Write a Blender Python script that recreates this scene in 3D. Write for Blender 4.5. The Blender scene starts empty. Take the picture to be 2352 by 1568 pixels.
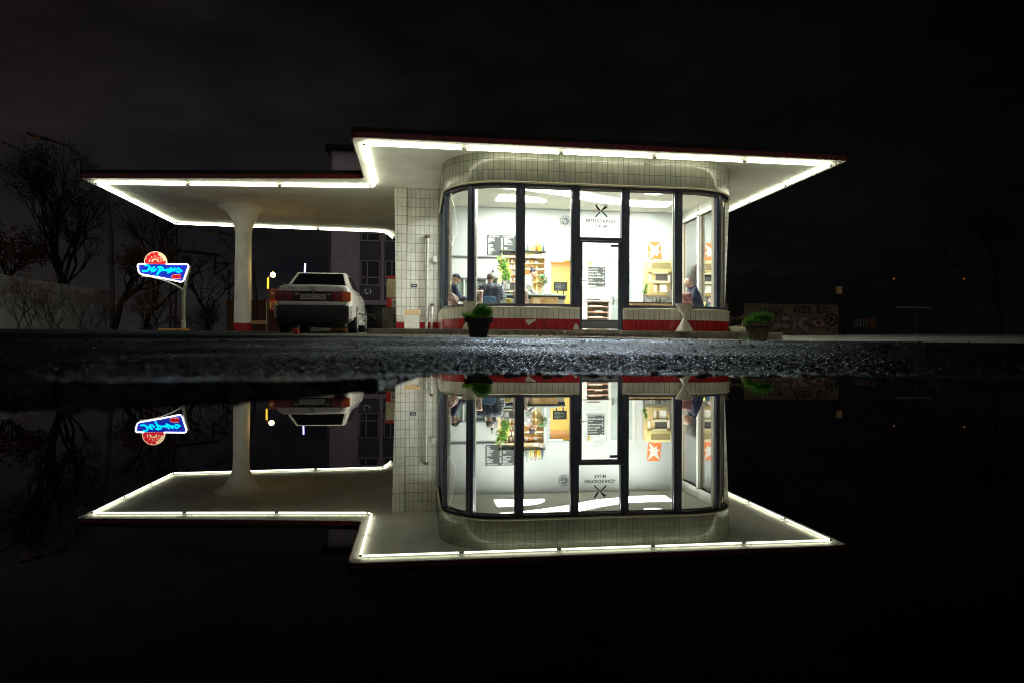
import bpy, bmesh, math, random
import numpy as np
from mathutils import Vector, Matrix
random.seed(7); np.random.seed(7)
S = bpy.context.scene
COL = S.collection
PI = math.pi
EYE = .09
# ---------------------------------------------------------------- survey helper: image bearing + real distance -> metres
_F = 1600.; _yaw = math.radians(7.69); _pit = math.atan(19/1600); _rol = math.atan(.006)
_f0 = Vector((math.sin(_yaw), math.cos(_yaw), 0)); _r0 = Vector((math.cos(_yaw), -math.sin(_yaw), 0)); _u0 = Vector((0, 0, 1))
FWD = _f0*math.cos(_pit)+_u0*math.sin(_pit); _u = _u0*math.cos(_pit)-_f0*math.sin(_pit)
RGT = _r0*math.cos(_rol)+_u*math.sin(_rol); UPV = _u*math.cos(_rol)-_r0*math.sin(_rol)
def ray(x, y): return FWD+RGT*((x-1176)/_F)+UPV*((784-y)/_F)
def P(x, y, Y):
    d = ray(x, y); return Vector((d.x*Y/d.y, Y, d.z*Y/d.y+EYE))
def PZ(x, y, Z):
    d = ray(x, y); t = (Z-EYE)/d.z; return Vector((d.x*t, d.y*t, Z))
# ---------------------------------------------------------------- materials
def newmat(name):
    m = bpy.data.materials.new(name); m.use_nodes = True
    nt = m.node_tree; b = nt.nodes['Principled BSDF']; return m, nt, b
def pm(name, color, rough=.5, metal=0., spec=.5, noise=None, bump=None, coat=0., emit=None, estr=0., trans=0., dirt=None, coord='Object'):
    m, nt, b = newmat(name); N = nt.nodes; L = nt.links
    c = (*color, 1)
    b.inputs['Base Color'].default_value = c; b.inputs['Roughness'].default_value = rough
    b.inputs['Metallic'].default_value = metal; b.inputs['Specular IOR Level'].default_value = spec
    b.inputs['Coat Weight'].default_value = coat; b.inputs['Transmission Weight'].default_value = trans
    if emit: b.inputs['Emission Color'].default_value = (*emit, 1); b.inputs['Emission Strength'].default_value = estr
    tc = None
    if noise or bump or dirt: tc = N.new('ShaderNodeTexCoord')
    last = None
    if noise:
        sc, am = noise
        n = N.new('ShaderNodeTexNoise'); n.inputs['Scale'].default_value = sc; n.inputs['Detail'].default_value = 6
        L.new(tc.outputs[coord], n.inputs['Vector'])
        r = N.new('ShaderNodeMapRange'); r.inputs['From Min'].default_value = .3; r.inputs['From Max'].default_value = .7
        r.inputs['To Min'].default_value = 1-am; r.inputs['To Max'].default_value = 1+am
        L.new(n.outputs['Fac'], r.inputs['Value'])
        mx = N.new('ShaderNodeMix'); mx.data_type = 'RGBA'; mx.blend_type = 'MULTIPLY'; mx.inputs['Factor'].default_value = 1
        mx.inputs['A'].default_value = c; L.new(r.outputs['Result'], mx.inputs['B']); last = mx.outputs['Result']
        L.new(last, b.inputs['Base Color'])
    if dirt:
        sc, dc, th = dirt
        n = N.new('ShaderNodeTexNoise'); n.inputs['Scale'].default_value = sc; n.inputs['Detail'].default_value = 8; n.inputs['Roughness'].default_value = .7
        L.new(tc.outputs[coord], n.inputs['Vector'])
        r = N.new('ShaderNodeMapRange'); r.inputs['From Min'].default_value = th; r.inputs['From Max'].default_value = th+.18
        r.inputs['To Max'].default_value = .75
        L.new(n.outputs['Fac'], r.inputs['Value'])
        mx = N.new('ShaderNodeMix'); mx.data_type = 'RGBA'
        L.new(r.outputs['Result'], mx.inputs['Factor'])
        if last: L.new(last, mx.inputs['A'])
        else: mx.inputs['A'].default_value = c
        mx.inputs['B'].default_value = (*dc, 1); L.new(mx.outputs['Result'], b.inputs['Base Color'])
    if bump:
        sc, st = bump
        n = N.new('ShaderNodeTexNoise'); n.inputs['Scale'].default_value = sc; n.inputs['Detail'].default_value = 5
        L.new(tc.outputs[coord], n.inputs['Vector'])
        bp = N.new('ShaderNodeBump'); bp.inputs['Strength'].default_value = st; bp.inputs['Distance'].default_value = .01
        L.new(n.outputs['Fac'], bp.inputs['Height']); L.new(bp.outputs['Normal'], b.inputs['Normal'])
    return m
def em(name, color, st):
    m = bpy.data.materials.new(name); m.use_nodes = True; nt = m.node_tree; nt.nodes.clear()
    e = nt.nodes.new('ShaderNodeEmission'); e.inputs['Color'].default_value = (*color, 1); e.inputs['Strength'].default_value = st
    o = nt.nodes.new('ShaderNodeOutputMaterial'); nt.links.new(e.outputs[0], o.inputs[0]); return m
def glassmat(name, tint=(.97, 1, .98), ior=1.5, rough=0.):
    m = bpy.data.materials.new(name); m.use_nodes = True; nt = m.node_tree; nt.nodes.clear(); N = nt.nodes
    t = N.new('ShaderNodeBsdfTransparent'); t.inputs[0].default_value = (*tint, 1)
    g = N.new('ShaderNodeBsdfGlossy'); g.inputs['Roughness'].default_value = rough
    f = N.new('ShaderNodeFresnel'); f.inputs['IOR'].default_value = ior
    x = N.new('ShaderNodeMixShader'); o = N.new('ShaderNodeOutputMaterial')
    nt.links.new(f.outputs[0], x.inputs[0]); nt.links.new(t.outputs[0], x.inputs[1]); nt.links.new(g.outputs[0], x.inputs[2]); nt.links.new(x.outputs[0], o.inputs[0])
    return m
def tilemat(name, c1, c2, mortar, bw=.13, rh=.26, ms=.0046, rough=.16, voff=0.):
    m, nt, b = newmat(name); N = nt.nodes; L = nt.links
    uv = N.new('ShaderNodeUVMap'); mp = N.new('ShaderNodeMapping'); mp.inputs['Location'].default_value = (0, voff, 0)
    L.new(uv.outputs[0], mp.inputs['Vector'])
    br = N.new('ShaderNodeTexBrick'); br.offset = 0.; br.squash = 1.
    br.inputs['Scale'].default_value = 1; br.inputs['Brick Width'].default_value = bw; br.inputs['Row Height'].default_value = rh
    br.inputs['Mortar Size'].default_value = ms; br.inputs['Mortar Smooth'].default_value = .2; br.inputs['Bias'].default_value = 0
    br.inputs['Color1'].default_value = (*c1, 1); br.inputs['Color2'].default_value = (*c2, 1); br.inputs['Mortar'].default_value = (*mortar, 1)
    L.new(mp.outputs[0], br.inputs['Vector'])
    n = N.new('ShaderNodeTexNoise'); n.inputs['Scale'].default_value = 2.2; n.inputs['Detail'].default_value = 7; n.inputs['Roughness'].default_value = .65
    L.new(uv.outputs[0], n.inputs['Vector'])
    r = N.new('ShaderNodeMapRange'); r.inputs['From Min'].default_value = .35; r.inputs['From Max'].default_value = .7; r.inputs['To Min'].default_value = 1.05; r.inputs['To Max'].default_value = .78
    L.new(n.outputs['Fac'], r.inputs['Value'])
    mx = N.new('ShaderNodeMix'); mx.data_type = 'RGBA'; mx.blend_type = 'MULTIPLY'; mx.inputs['Factor'].default_value = 1
    L.new(br.outputs['Color'], mx.inputs['A']); L.new(r.outputs['Result'], mx.inputs['B']); L.new(mx.outputs['Result'], b.inputs['Base Color'])
    rr = N.new('ShaderNodeMapRange'); rr.inputs['To Min'].default_value = rough; rr.inputs['To Max'].default_value = .8
    L.new(br.outputs['Fac'], rr.inputs['Value']); L.new(rr.outputs['Result'], b.inputs['Roughness'])
    # each glazed tile sits slightly out of true
    n2 = N.new('ShaderNodeTexNoise'); n2.inputs['Scale'].default_value = 5.; L.new(uv.outputs[0], n2.inputs['Vector'])
    ad = N.new('ShaderNodeMath'); ad.operation = 'MULTIPLY_ADD'; ad.inputs[1].default_value = -.6
    L.new(br.outputs['Fac'], ad.inputs[0]); L.new(n2.outputs['Fac'], ad.inputs[2])
    bp = N.new('ShaderNodeBump'); bp.inputs['Strength'].default_value = .35; bp.inputs['Distance'].default_value = .012
    L.new(ad.outputs[0], bp.inputs['Height']); L.new(bp.outputs['Normal'], b.inputs['Normal'])
    return m
M = {}
M['tile'] = tilemat('cream_tile', (.76, .75, .66), (.88, .87, .79), (.012, .01, .006))
M['redtile'] = tilemat('red_tile', (.42, .012, .012), (.5, .018, .016), (.2, .09, .1), voff=.222)
M['friezetile'] = tilemat('frieze_tile', (.235, .238, .19), (.29, .29, .235), (.008, .009, .006), voff=.13)
M['partile'] = tilemat('parapet_tile', (.72, .69, .58), (.8, .77, .65), (.014, .011, .006), voff=.222)
M['soffit'] = pm('soffit_plaster', (.9, .89, .82), .9, noise=(1.3, .1), bump=(60, .25), dirt=(.9, (.55, .5, .42), .6))
M['column'] = pm('column_plaster', (.88, .86, .78), .75, noise=(2.5, .1), bump=(70, .15), dirt=(1.6, (.42, .36, .27), .6))
M['redpaint'] = pm('red_paint', (.38, .012, .012), .45, noise=(4, .2))
M['fascia'] = pm('fascia_red', (.17, .006, .006), .45, noise=(3, .25))
M['felt'] = pm('roof_felt', (.015, .013, .013), .9)
M['frame'] = pm('window_steel', (.085, .1, .14), .32, metal=.0, noise=(6, .2), coat=.3)
M['framegrey'] = pm('sill_steel', (.16, .17, .2), .35, noise=(8, .15))
M['bead'] = pm('glazing_bead', (.62, .56, .42), .5)
M['kick'] = pm('door_panel', (.2, .2, .21), .5, noise=(10, .12))
M['white'] = pm('white_wall', (.56, .58, .55), .85, noise=(1.5, .03))
M['greywall'] = pm('interior_wall', (.5, .525, .51), .85, noise=(1.2, .03))
M['ceil'] = pm('ceiling_paint', (.6, .6, .52), .9, noise=(1, .04))
M['floor'] = pm('cafe_floor', (.5, .48, .43), .5, noise=(3, .15))
M['beige'] = pm('niche_beige', (.85, .68, .4), .7, noise=(2, .06))
M['yellow'] = pm('yellow_wall', (.82, .68, .28), .8, noise=(2, .04))
M['orangeb'] = pm('orange_brown', (.76, .5, .33), .6, noise=(3, .1))
M['doorgrey'] = pm('grey_door', (.38, .45, .42), .5, noise=(3, .05))
M['trimwhite'] = pm('white_trim', (.62, .62, .57), .4)
M['dark'] = pm('black_plastic', (.012, .012, .014), .45)
M['navy'] = pm('navy_trim', (.02, .035, .09), .4)
M['wood'] = pm('orange_wood', (.66, .42, .18), .4, noise=(5, .3), coat=.3)
M['shelfred'] = pm('red_edge', (.68, .34, .26), .5)
M['steel'] = pm('chrome', (.7, .7, .7), .18, metal=1)
M['zinc'] = pm('zinc_pipe', (.5, .49, .44), .4, metal=.3, noise=(12, .25))
M['rust'] = pm('rusty_cap', (.16, .11, .06), .7, noise=(20, .4))
M['neon'] = em('neon_tube_light', (.97, 1, .72), 9.5)
M['panel'] = em('ceiling_panel_light', (.98, 1, .95), 29)
M['glass'] = glassmat('window_glass')
M['tape'] = pm('white_tape', (.85, .85, .8), .6)
M['letter'] = pm('grey_lettering', (.06, .06, .055), .6)
M['emblem'] = pm('black_emblem', (.012, .014, .02), .5)
M['board'] = pm('menu_board', (.05, .06, .055), .7)
M['chalk'] = pm('chalk_white', (.85, .85, .82), .8)
M['paper'] = pm('paper', (.8, .76, .66), .8, noise=(14, .08))
M['greypaper'] = pm('grey_paper', (.45, .45, .44), .8)
M['orange'] = pm('poster_orange', (.75, .2, .045), .6)
M['pillow'] = pm('pink_fabric', (.55, .4, .34), .9, noise=(9, .12), bump=(14, .5))
M['pillowd'] = pm('mauve_fabric', (.3, .13, .12), .9, noise=(9, .12), bump=(14, .5))
M['bluechair'] = pm('blue_shell', (.05, .14, .22), .45)
M['yellowchair'] = pm('yellow_shell', (.75, .6, .14), .45)
M['skin'] = pm('skin', (.68, .42, .3), .55, noise=(12, .08))
M['hair'] = pm('brown_hair', (.1, .07, .045), .7, noise=(60, .4))
M['greyhair'] = pm('grey_stubble', (.2, .17, .13), .8, noise=(60, .3))
M['cap'] = pm('cap_cloth', (.018, .024, .032), .85)
M['jacket'] = pm('navy_jacket', (.01, .018, .05), .75, noise=(9, .35), bump=(22, .6))
M['vest'] = pm('navy_vest', (.007, .01, .026), .7, noise=(8, .3), bump=(20, .6))
M['hoodie'] = pm('pale_hoodie', (.42, .41, .39), .9, noise=(8, .08), bump=(18, .5))
M['trouser'] = pm('dark_trousers', (.03, .035, .05), .9, noise=(9, .2))
M['shoe'] = pm('shoe', (.02, .018, .016), .6)
M['leaf'] = pm('green_leaf', (.09, .28, .03), .5, noise=(5, .4))
M['leafy'] = pm('yellow_leaf', (.3, .42, .06), .5, noise=(5, .3))
M['grass'] = pm('grass_blade', (.05, .2, .02), .6, noise=(9, .4))
M['moss'] = pm('bright_leaf', (.1, .34, .02), .6, noise=(9, .35))
def leafmat(name, col):
    m = pm(name, col, .55, noise=(6, .4)); nt = m.node_tree; b = nt.nodes['Principled BSDF']; o = [n for n in nt.nodes if n.type == 'OUTPUT_MATERIAL'][0]
    t = nt.nodes.new('ShaderNodeBsdfTranslucent'); t.inputs[0].default_value = (*col, 1); x = nt.nodes.new('ShaderNodeMixShader'); x.inputs[0].default_value = .45
    nt.links.new(b.outputs[0], x.inputs[1]); nt.links.new(t.outputs[0], x.inputs[2]); nt.links.new(x.outputs[0], o.inputs[0]); return m
M['leaf'] = leafmat('green_leaf', (.12, .34, .04)); M['leafy'] = leafmat('yellow_leaf', (.4, .5, .1)); M['grass'] = leafmat('grass_blade', (.1, .36, .04)); M['moss'] = leafmat('bright_leaf', (.2, .55, .05))
M['potdark'] = pm('dark_pot', (.03, .026, .022), .7, noise=(20, .3), bump=(60, .5))
M['terra'] = pm('concrete_pot', (.26, .21, .13), .9, noise=(14, .4), bump=(45, .8), dirt=(5, (.05, .06, .02), .5))
M['soil'] = pm('soil', (.02, .014, .01), .95, bump=(60, .8))
M['concw'] = pm('white_concrete', (.62, .58, .46), .7, noise=(7, .1), bump=(60, .2), dirt=(3, (.4, .35, .25), .58))
M['kerb'] = pm('kerb_concrete', (.38, .36, .28), .8, noise=(3, .3), bump=(30, .6), dirt=(2.4, (.04, .036, .024), .5))
M['kerbtop'] = pm('plinth_top', (.62, .59, .5), .7, noise=(4, .2))
M['carton'] = pm('white_carton', (.72, .72, .66), .75, noise=(5, .05))
M['cartonin'] = pm('brown_carton', (.5, .34, .16), .85)
M['carwhite'] = pm('car_paint', (.84, .81, .74), .25, noise=(1.5, .03), coat=.8)
M['carglass'] = pm('car_glass', (.006, .008, .008), .06, spec=.6, coat=.4)
M['tyre'] = pm('tyre', (.012, .012, .012), .8, bump=(40, .4))
M['rim'] = pm('rim_silver', (.6, .6, .58), .35, metal=.7)
M['lampred'] = pm('tail_red', (.22, .006, .006), .15, coat=.6)
M['lamporangelit'] = pm('tail_orange_lit', (1, .16, .015), .2, coat=.6)
M['lampsmoke'] = pm('tail_smoke', (.03, .008, .008), .15, coat=.6)
M['plate'] = pm('plate_white', (.55, .55, .5), .5)
M['black'] = pm('black_ink', (.008, .008, .008), .6)
M['trunkbark'] = pm('bark', (.016, .013, .011), .95, noise=(6, .4))
M['rustleaf'] = pm('lamplit_rust_leaf', (.13, .045, .018), .8, noise=(3, .4))  # orange lamp light on the foliage is put into this leaf colour
M['darkleaf'] = pm('dark_leaf', (.016, .02, .012), .8, noise=(3, .4))
M['whitewall'] = pm('white_garden_wall', (.55, .57, .64), .9, noise=(1, .15))
M['pinkwall'] = pm('stucco_pink', (.72, .64, .68), .95, noise=(1.2, .12), bump=(30, .3))
M['spandrel'] = pm('spandrel', (.16, .16, .2), .6, noise=(2, .2))
M['winframe'] = pm('pale_frame', (.7, .64, .68), .6)
M['darkglass'] = pm('dark_pane', (.004, .005, .007), .08)
M['brownwall'] = pm('brown_brick', (.16, .075, .035), .9, noise=(3, .3), bump=(20, .4))
M['lamppost'] = pm('lamp_post_steel', (.06, .05, .045), .5)
M['postgrey'] = pm('grey_green_post', (.42, .4, .3), .5, noise=(8, .15))
M['blackblock'] = tilemat('black_block', (.01, .01, .013), (.016, .016, .02), (.003, .003, .003), bw=.2, rh=.12, ms=.012, rough=.08)
M['oldconc'] = pm('grey_barrel', (.13, .125, .1), .8, noise=(5, .4), bump=(20, .5))
M['cream'] = pm('cream_paint', (.62, .56, .38), .45, noise=(4, .06))
M['red'] = pm('signal_red', (.5, .012, .012), .45)
M['signcream'] = pm('sign_cream', (.75, .45, .2), .6)
M['signred'] = pm('sign_red', (.45, .03, .02), .6)
M['signdark'] = pm('sign_maroon', (.1, .015, .012), .6)
M['orangekerb'] = pm('orange_kerb', (.5, .22, .02), .7, noise=(8, .3))
M['graffwall'] = pm('graffiti_plaster', (.16, .13, .085), .95, noise=(1, .25), dirt=(.6, (.1, .07, .05), .55))
M['spraywhite'] = pm('spray_white', (.26, .24, .23), .9, noise=(4, .15))
M['sprayred'] = pm('spray_red', (.16, .03, .015), .9)
M['sprayblack'] = pm('spray_black', (.02, .018, .016), .9)
M['darkshed'] = pm('dark_shed', (.02, .02, .025), .9, noise=(1, .3))
M['boardgrey'] = pm('mat_board', (.3, .29, .26), .85, noise=(6, .25), bump=(40, .4))
M['litter'] = pm('dead_leaf', (.3, .2, .1), .8, noise=(20, .5))
M['clod'] = pm('dark_clod', (.018, .017, .018), .8)
M['pallet'] = pm('crate_wood', (.55, .25, .08), .7, noise=(8, .25))
M['signblue'] = pm('sign_blue', (.01, .015, .2), .4, emit=(.015, .06, .9), estr=.3)
M['neonwhite'] = em('sign_white_tube', (.85, .88, 1), 4.5)
M['neoncyan'] = em('sign_cyan_tube', (0., .5, 1), 2.2)
M['discred'] = pm('disc_red', (.5, .01, .015), .5, emit=(1, .02, .04), estr=.55)
M['disccream'] = pm('disc_cream', (.7, .6, .35), .5, emit=(1, .75, .4), estr=.75)
M['sodium'] = em('street_lamp_globe', (1, .58, .16), 30)
M['sodiumdim'] = em('street_lamp_lens', (1, .4, .08), .012)
M['sodiumpole'] = em('lamplit_post', (1, .62, .05), 1.1)
M['bluerod'] = em('blue_light_rod', (.4, .42, 1), 3.5)
M['tinylamp'] = em('lantern_glow', (1, .35, .12), .12)
# ---------------------------------------------------------------- mesh builder
class MB:
    def __init__(s): s.v = []; s.f = []; s.mi = []; s.uv = {}; s.cur = 0
    def add(s, vs, fs):
        n = len(s.v); s.v += [tuple(p) for p in vs]
        for f in fs: s.f.append(tuple(i+n for i in f)); s.mi.append(s.cur)
        return s
    def box(s, a, b, taper=0):
        x0, y0, z0 = a; x1, y1, z1 = b; t = taper
        return s.add([(x0, y0, z0), (x1, y0, z0), (x1, y1, z0), (x0, y1, z0), (x0+t, y0+t, z1), (x1-t, y0+t, z1), (x1-t, y1-t, z1), (x0+t, y1-t, z1)],
                     [(3, 2, 1, 0), (4, 5, 6, 7), (0, 1, 5, 4), (1, 2, 6, 5), (2, 3, 7, 6), (3, 0, 4, 7)])
    def bbox(s, a, b, r=.01):   # box with bevelled edges
        bm = bmesh.new(); bmesh.ops.create_cube(bm, size=1)
        a = Vector(a); b = Vector(b); c = (a+b)/2; d = b-a
        for v in bm.verts: v.co = Vector((v.co.x*d.x, v.co.y*d.y, v.co.z*d.z))+c
        bmesh.ops.bevel(bm, geom=bm.edges[:], offset=min(r, min(abs(q) for q in d)*.45), segments=2, profile=.5, affect='EDGES')
        return s.bm(bm)
    def bm(s, bm, mat=None):
        bm.verts.index_update()
        vs = [(mat @ v.co) if mat else v.co for v in bm.verts]
        s.add(vs, [[v.index for v in f.verts] for f in bm.faces]); bm.free(); return s
    def tube(s, pts, r, n=8, caps=True, closed=False):
        pts = [Vector(p) for p in pts]; rs = r if isinstance(r, (list, tuple)) else [r]*len(pts)
        vs = []; fs = []; up = None; m = len(pts)
        for i, p in enumerate(pts):
            a = pts[(i-1) % m] if (closed or i > 0) else p; b = pts[(i+1) % m] if (closed or i < m-1) else p
            t = (b-a).normalized()
            if up is None: up = Vector((0, 0, 1)) if abs(t.z) < .9 else Vector((1, 0, 0))
            u = (up-t*up.dot(t)).normalized(); w = t.cross(u); up = u
            for k in range(n):
                q = 2*PI*k/n; vs.append(p+(u*math.cos(q)+w*math.sin(q))*rs[i])
        for i in range(m if closed else m-1):
            j = (i+1) % m
            for k in range(n):
                k2 = (k+1) % n; fs.append((i*n+k, i*n+k2, j*n+k2, j*n+k))
        if caps and not closed: fs.append(tuple(range(n-1, -1, -1))); fs.append(tuple((m-1)*n+k for k in range(n)))
        return s.add(vs, fs)
    def lathe(s, prof, c=(0, 0, 0), n=24):
        vs = []; fs = []; m = len(prof)
        for r, z in prof:
            for k in range(n): q = 2*PI*k/n; vs.append((c[0]+r*math.cos(q), c[1]+r*math.sin(q), c[2]+z))
        for i in range(m-1):
            for k in range(n): k2 = (k+1) % n; fs.append((i*n+k, i*n+k2, (i+1)*n+k2, (i+1)*n+k))
        if prof[0][0] > 1e-4: fs.append(tuple(range(n-1, -1, -1)))
        if prof[-1][0] > 1e-4: fs.append(tuple((m-1)*n+k for k in range(n)))
        return s.add(vs, fs)
    def ball(s, c, r, sub=2, sc=(1, 1, 1), rot=None):
        bm = bmesh.new(); bmesh.ops.create_icosphere(bm, subdivisions=sub, radius=1)
        mt = Matrix.Translation(c) @ (rot.to_matrix().to_4x4() if rot else Matrix()) @ Matrix.Diagonal((r*sc[0], r*sc[1], r*sc[2], 1))
        return s.bm(bm, mt)
    def cap(s, a, b, ra, rb, n=12):   # tapered capsule
        a = Vector(a); b = Vector(b); s.ball(a, ra, 2); s.ball(b, rb, 2)
        if (b-a).length > 1e-4: s.tube([a, b], [ra, rb], n)
        return s
    def poly(s, pts, d):    # flat polygon with thickness vector d
        pts = [Vector(p) for p in pts]; n = len(pts); d = Vector(d)
        vs = pts+[p+d for p in pts]; fs = [tuple(range(n)), tuple(range(2*n-1, n-1, -1))]
        fs += [(i, i+n, (i+1) % n+n, (i+1) % n) for i in range(n)]
        return s.add(vs, fs)
    def disc(s, c, r, axis='y', t=.01, n=24):
        c = Vector(c)
        if axis == 'y': pts = [c+Vector((r*math.cos(2*PI*k/n), 0, r*math.sin(2*PI*k/n))) for k in range(n)]; return s.poly(pts, (0, t, 0))
        if axis == 'x': pts = [c+Vector((0, r*math.cos(2*PI*k/n), r*math.sin(2*PI*k/n))) for k in range(n)]; return s.poly(pts, (t, 0, 0))
        pts = [c+Vector((r*math.cos(2*PI*k/n), r*math.sin(2*PI*k/n), 0)) for k in range(n)]; return s.poly(pts, (0, 0, t))
    def build(s, name, mats, parent=None, smooth=False, fixn=True, loc=None):
        me = bpy.data.meshes.new(name); me.from_pydata(s.v, [], s.f)
        if not isinstance(mats, (list, tuple)): mats = [mats]
        for m in mats: me.materials.append(m)
        if len(mats) > 1: me.polygons.foreach_set('material_index', s.mi)
        if fixn:
            bm = bmesh.new(); bm.from_mesh(me); bmesh.ops.recalc_face_normals(bm, faces=bm.faces[:]); bm.to_mesh(me); bm.free()
        if smooth: shade(me, smooth)
        return link(name, me, parent)
def shade(me, ang=True):
    me.polygons.foreach_set('use_smooth', [True]*len(me.polygons))
    if ang is not True:
        try: me.set_sharp_from_angle(angle=math.radians(ang))
        except Exception: pass
ROOT = {}
def link(name, me, parent=None):
    o = bpy.data.objects.new(name, me); COL.objects.link(o)
    if parent: setpar(o, parent)
    return o
def wm(o): return ROOT[o.name] if o.name in ROOT else (wm(o.parent) if o.parent else Matrix())
def setpar(o, parent):
    o.parent = parent; o.matrix_parent_inverse = wm(parent).inverted() if parent.name in ROOT else Matrix()
def tag(o, label=None, cat=None, group=None, kind=None):
    if label: o['label'] = label
    if cat: o['category'] = cat
    if group: o['group'] = group
    if kind: o['kind'] = kind
    return o
def thing(name, label, cat, loc, rz=0, group=None, world=True):
    o = bpy.data.objects.new(name, None); COL.objects.link(o); o.empty_display_size = .1
    o.location = loc; o.rotation_euler = (0, 0, rz)
    if world: ROOT[o.name] = Matrix.Translation(loc) @ Matrix.Rotation(rz, 4, 'Z')   # children given in world metres
    return tag(o, label, cat, group)
def bake(o, *mods):     # apply modifiers without operators
    for t, kw in mods:
        md = o.modifiers.new(t, t)
        for k, v in kw.items(): setattr(md, k, v)
    dg = bpy.context.evaluated_depsgraph_get(); dg.update()
    me = bpy.data.meshes.new_from_object(o.evaluated_get(dg)); o.modifiers.clear(); old = o.data; o.data = me
    bpy.data.meshes.remove(old); return o
def textmesh(body, size, thick=.002, shear=0., align='CENTER', spacing=1., bold=0.):
    c = bpy.data.curves.new('txt', 'FONT'); c.body = body; c.size = size; c.extrude = thick/2; c.align_x = align; c.shear = shear
    c.space_character = spacing; c.offset = bold; c.resolution_u = 3
    o = bpy.data.objects.new('txt', c); COL.objects.link(o)
    dg = bpy.context.evaluated_depsgraph_get(); dg.update()
    me = bpy.data.meshes.new_from_object(o.evaluated_get(dg)); COL.objects.unlink(o); bpy.data.objects.remove(o); bpy.data.curves.remove(c)
    return me
def text(name, body, size, loc, m, parent, width=None, **k):      # lettering standing upright and facing -Y
    me = textmesh(body, size, **k)
    xs = [v.co.x for v in me.vertices]; sx = width/(max(xs)-min(xs)) if width else 1
    me.transform(Matrix.Translation(loc) @ Matrix.Rotation(PI/2, 4, 'X') @ Matrix.Diagonal((sx, 1, 1, 1)))
    me.materials.clear(); me.materials.append(m)
    return link(name, me, parent)
def mbtext(mb, body, size, loc, **k):
    me = textmesh(body, size, **k); me.transform(Matrix.Translation(loc) @ Matrix.Rotation(PI/2, 4, 'X'))
    mb.add([v.co.copy() for v in me.vertices], [tuple(p.vertices) for p in me.polygons]); bpy.data.meshes.remove(me)
# ================================================================ SETTING: ground, puddle, sky
def sstep(a, b, x): t = np.clip((x-a)/(b-a), 0, 1); return t*t*(3-2*t)
WATER = .075
_su = np.array([-3, -.53, -.27, -.16, -.054, -.01, .025, .136, .35, .5, .6, .70, .8, .925, 3]); _sv = np.array([1.2, 1.3, 1.42, 1.52, 1.75, 2.15, 2.42, 2.46, 2.5, 2.47, 2.36, 2.15, 1.9, 1.62, 1.2])*.172
_py = np.array([.42, 4, 8, 11.8, 15.5, 18.8, 21., 24, 60, 500]); _pz = np.array([.075, .143, .213, .288, .412, .505, .585, .6, .45, .3])
def hsh(ix, iy, k):
    h = (ix.astype(np.int64)*374761393+iy.astype(np.int64)*668265263+k*974634777) & 0x7fffffff
    h = ((h ^ (h >> 13))*1274126177) & 0x7fffffff
    return ((h ^ (h >> 16)) & 0xffff)/65535.
def vnoise(x, y, k=0):
    ix = np.floor(x); iy = np.floor(y); fx = x-ix; fy = y-iy; fx = fx*fx*(3-2*fx); fy = fy*fy*(3-2*fy)
    a = hsh(ix, iy, k); b = hsh(ix+1, iy, k); c = hsh(ix, iy+1, k); d = hsh(ix+1, iy+1, k)
    return (a*(1-fx)+b*fx)*(1-fy)+(c*(1-fx)+d*fx)*fy
def worley(x, y, k=0):
    ix = np.floor(x); iy = np.floor(y); best = np.full(x.shape, 9.); hid = np.zeros(x.shape)
    for dx in (-1, 0, 1):
        for dy in (-1, 0, 1):
            cx = ix+dx; cy = iy+dy
            d = (cx+hsh(cx, cy, k)-x)**2+(cy+hsh(cx, cy, k+1)-y)**2
            m = d < best; best = np.where(m, d, best); hid = np.where(m, hsh(cx, cy, k+2), hid)
    return np.sqrt(best), hid
def gz(X, Y):
    X = np.asarray(X, float); Y = np.asarray(Y, float)
    s = np.interp(X/np.maximum(Y, .04), _su, _sv)
    z = np.interp(Y, _py, _pz)
    z = z-.055*np.exp(-((X-8.5)/4)**2-((Y-14.)/5)**2)
    z = z+.14*sstep(9, 20, X)*sstep(7, 18, Y)
    z = z+.019*(.42-s)*np.exp(-np.maximum(Y-s, 0)/.35)
    z = np.where(Y < s, WATER+np.maximum(.25*(Y-s), -.03), z)
    return np.where((Y < 0) & (np.abs(X) < 3.2) & (Y > -2.9), .045, z)+.02*np.maximum(np.abs(X)-3, 0)*sstep(5, 1, Y)+.02*np.maximum(-2.5-Y, 0)
def g1(x, y): return float(gz(np.array([x]), np.array([y]))[0])
def gridmesh(name, X, Y, Z, m):
    r, c = X.shape; me = bpy.data.meshes.new(name)
    me.vertices.add(r*c); me.vertices.foreach_set('co', np.stack([X, Y, Z], -1).astype(np.float32).ravel())
    i = np.arange(r*c).reshape(r, c); q = np.stack([i[:-1, :-1], i[:-1, 1:], i[1:, 1:], i[1:, :-1]], -1).reshape(-1, 4)
    me.loops.add(q.size); me.loops.foreach_set('vertex_index', q.ravel().astype(np.int32))
    me.polygons.add(len(q)); me.polygons.foreach_set('loop_start', np.arange(0, q.size, 4, dtype=np.int32))
    me.polygons.foreach_set('use_smooth', np.ones(len(q), bool))
    me.update(calc_edges=True); me.materials.append(m); return link(name, me)
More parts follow.
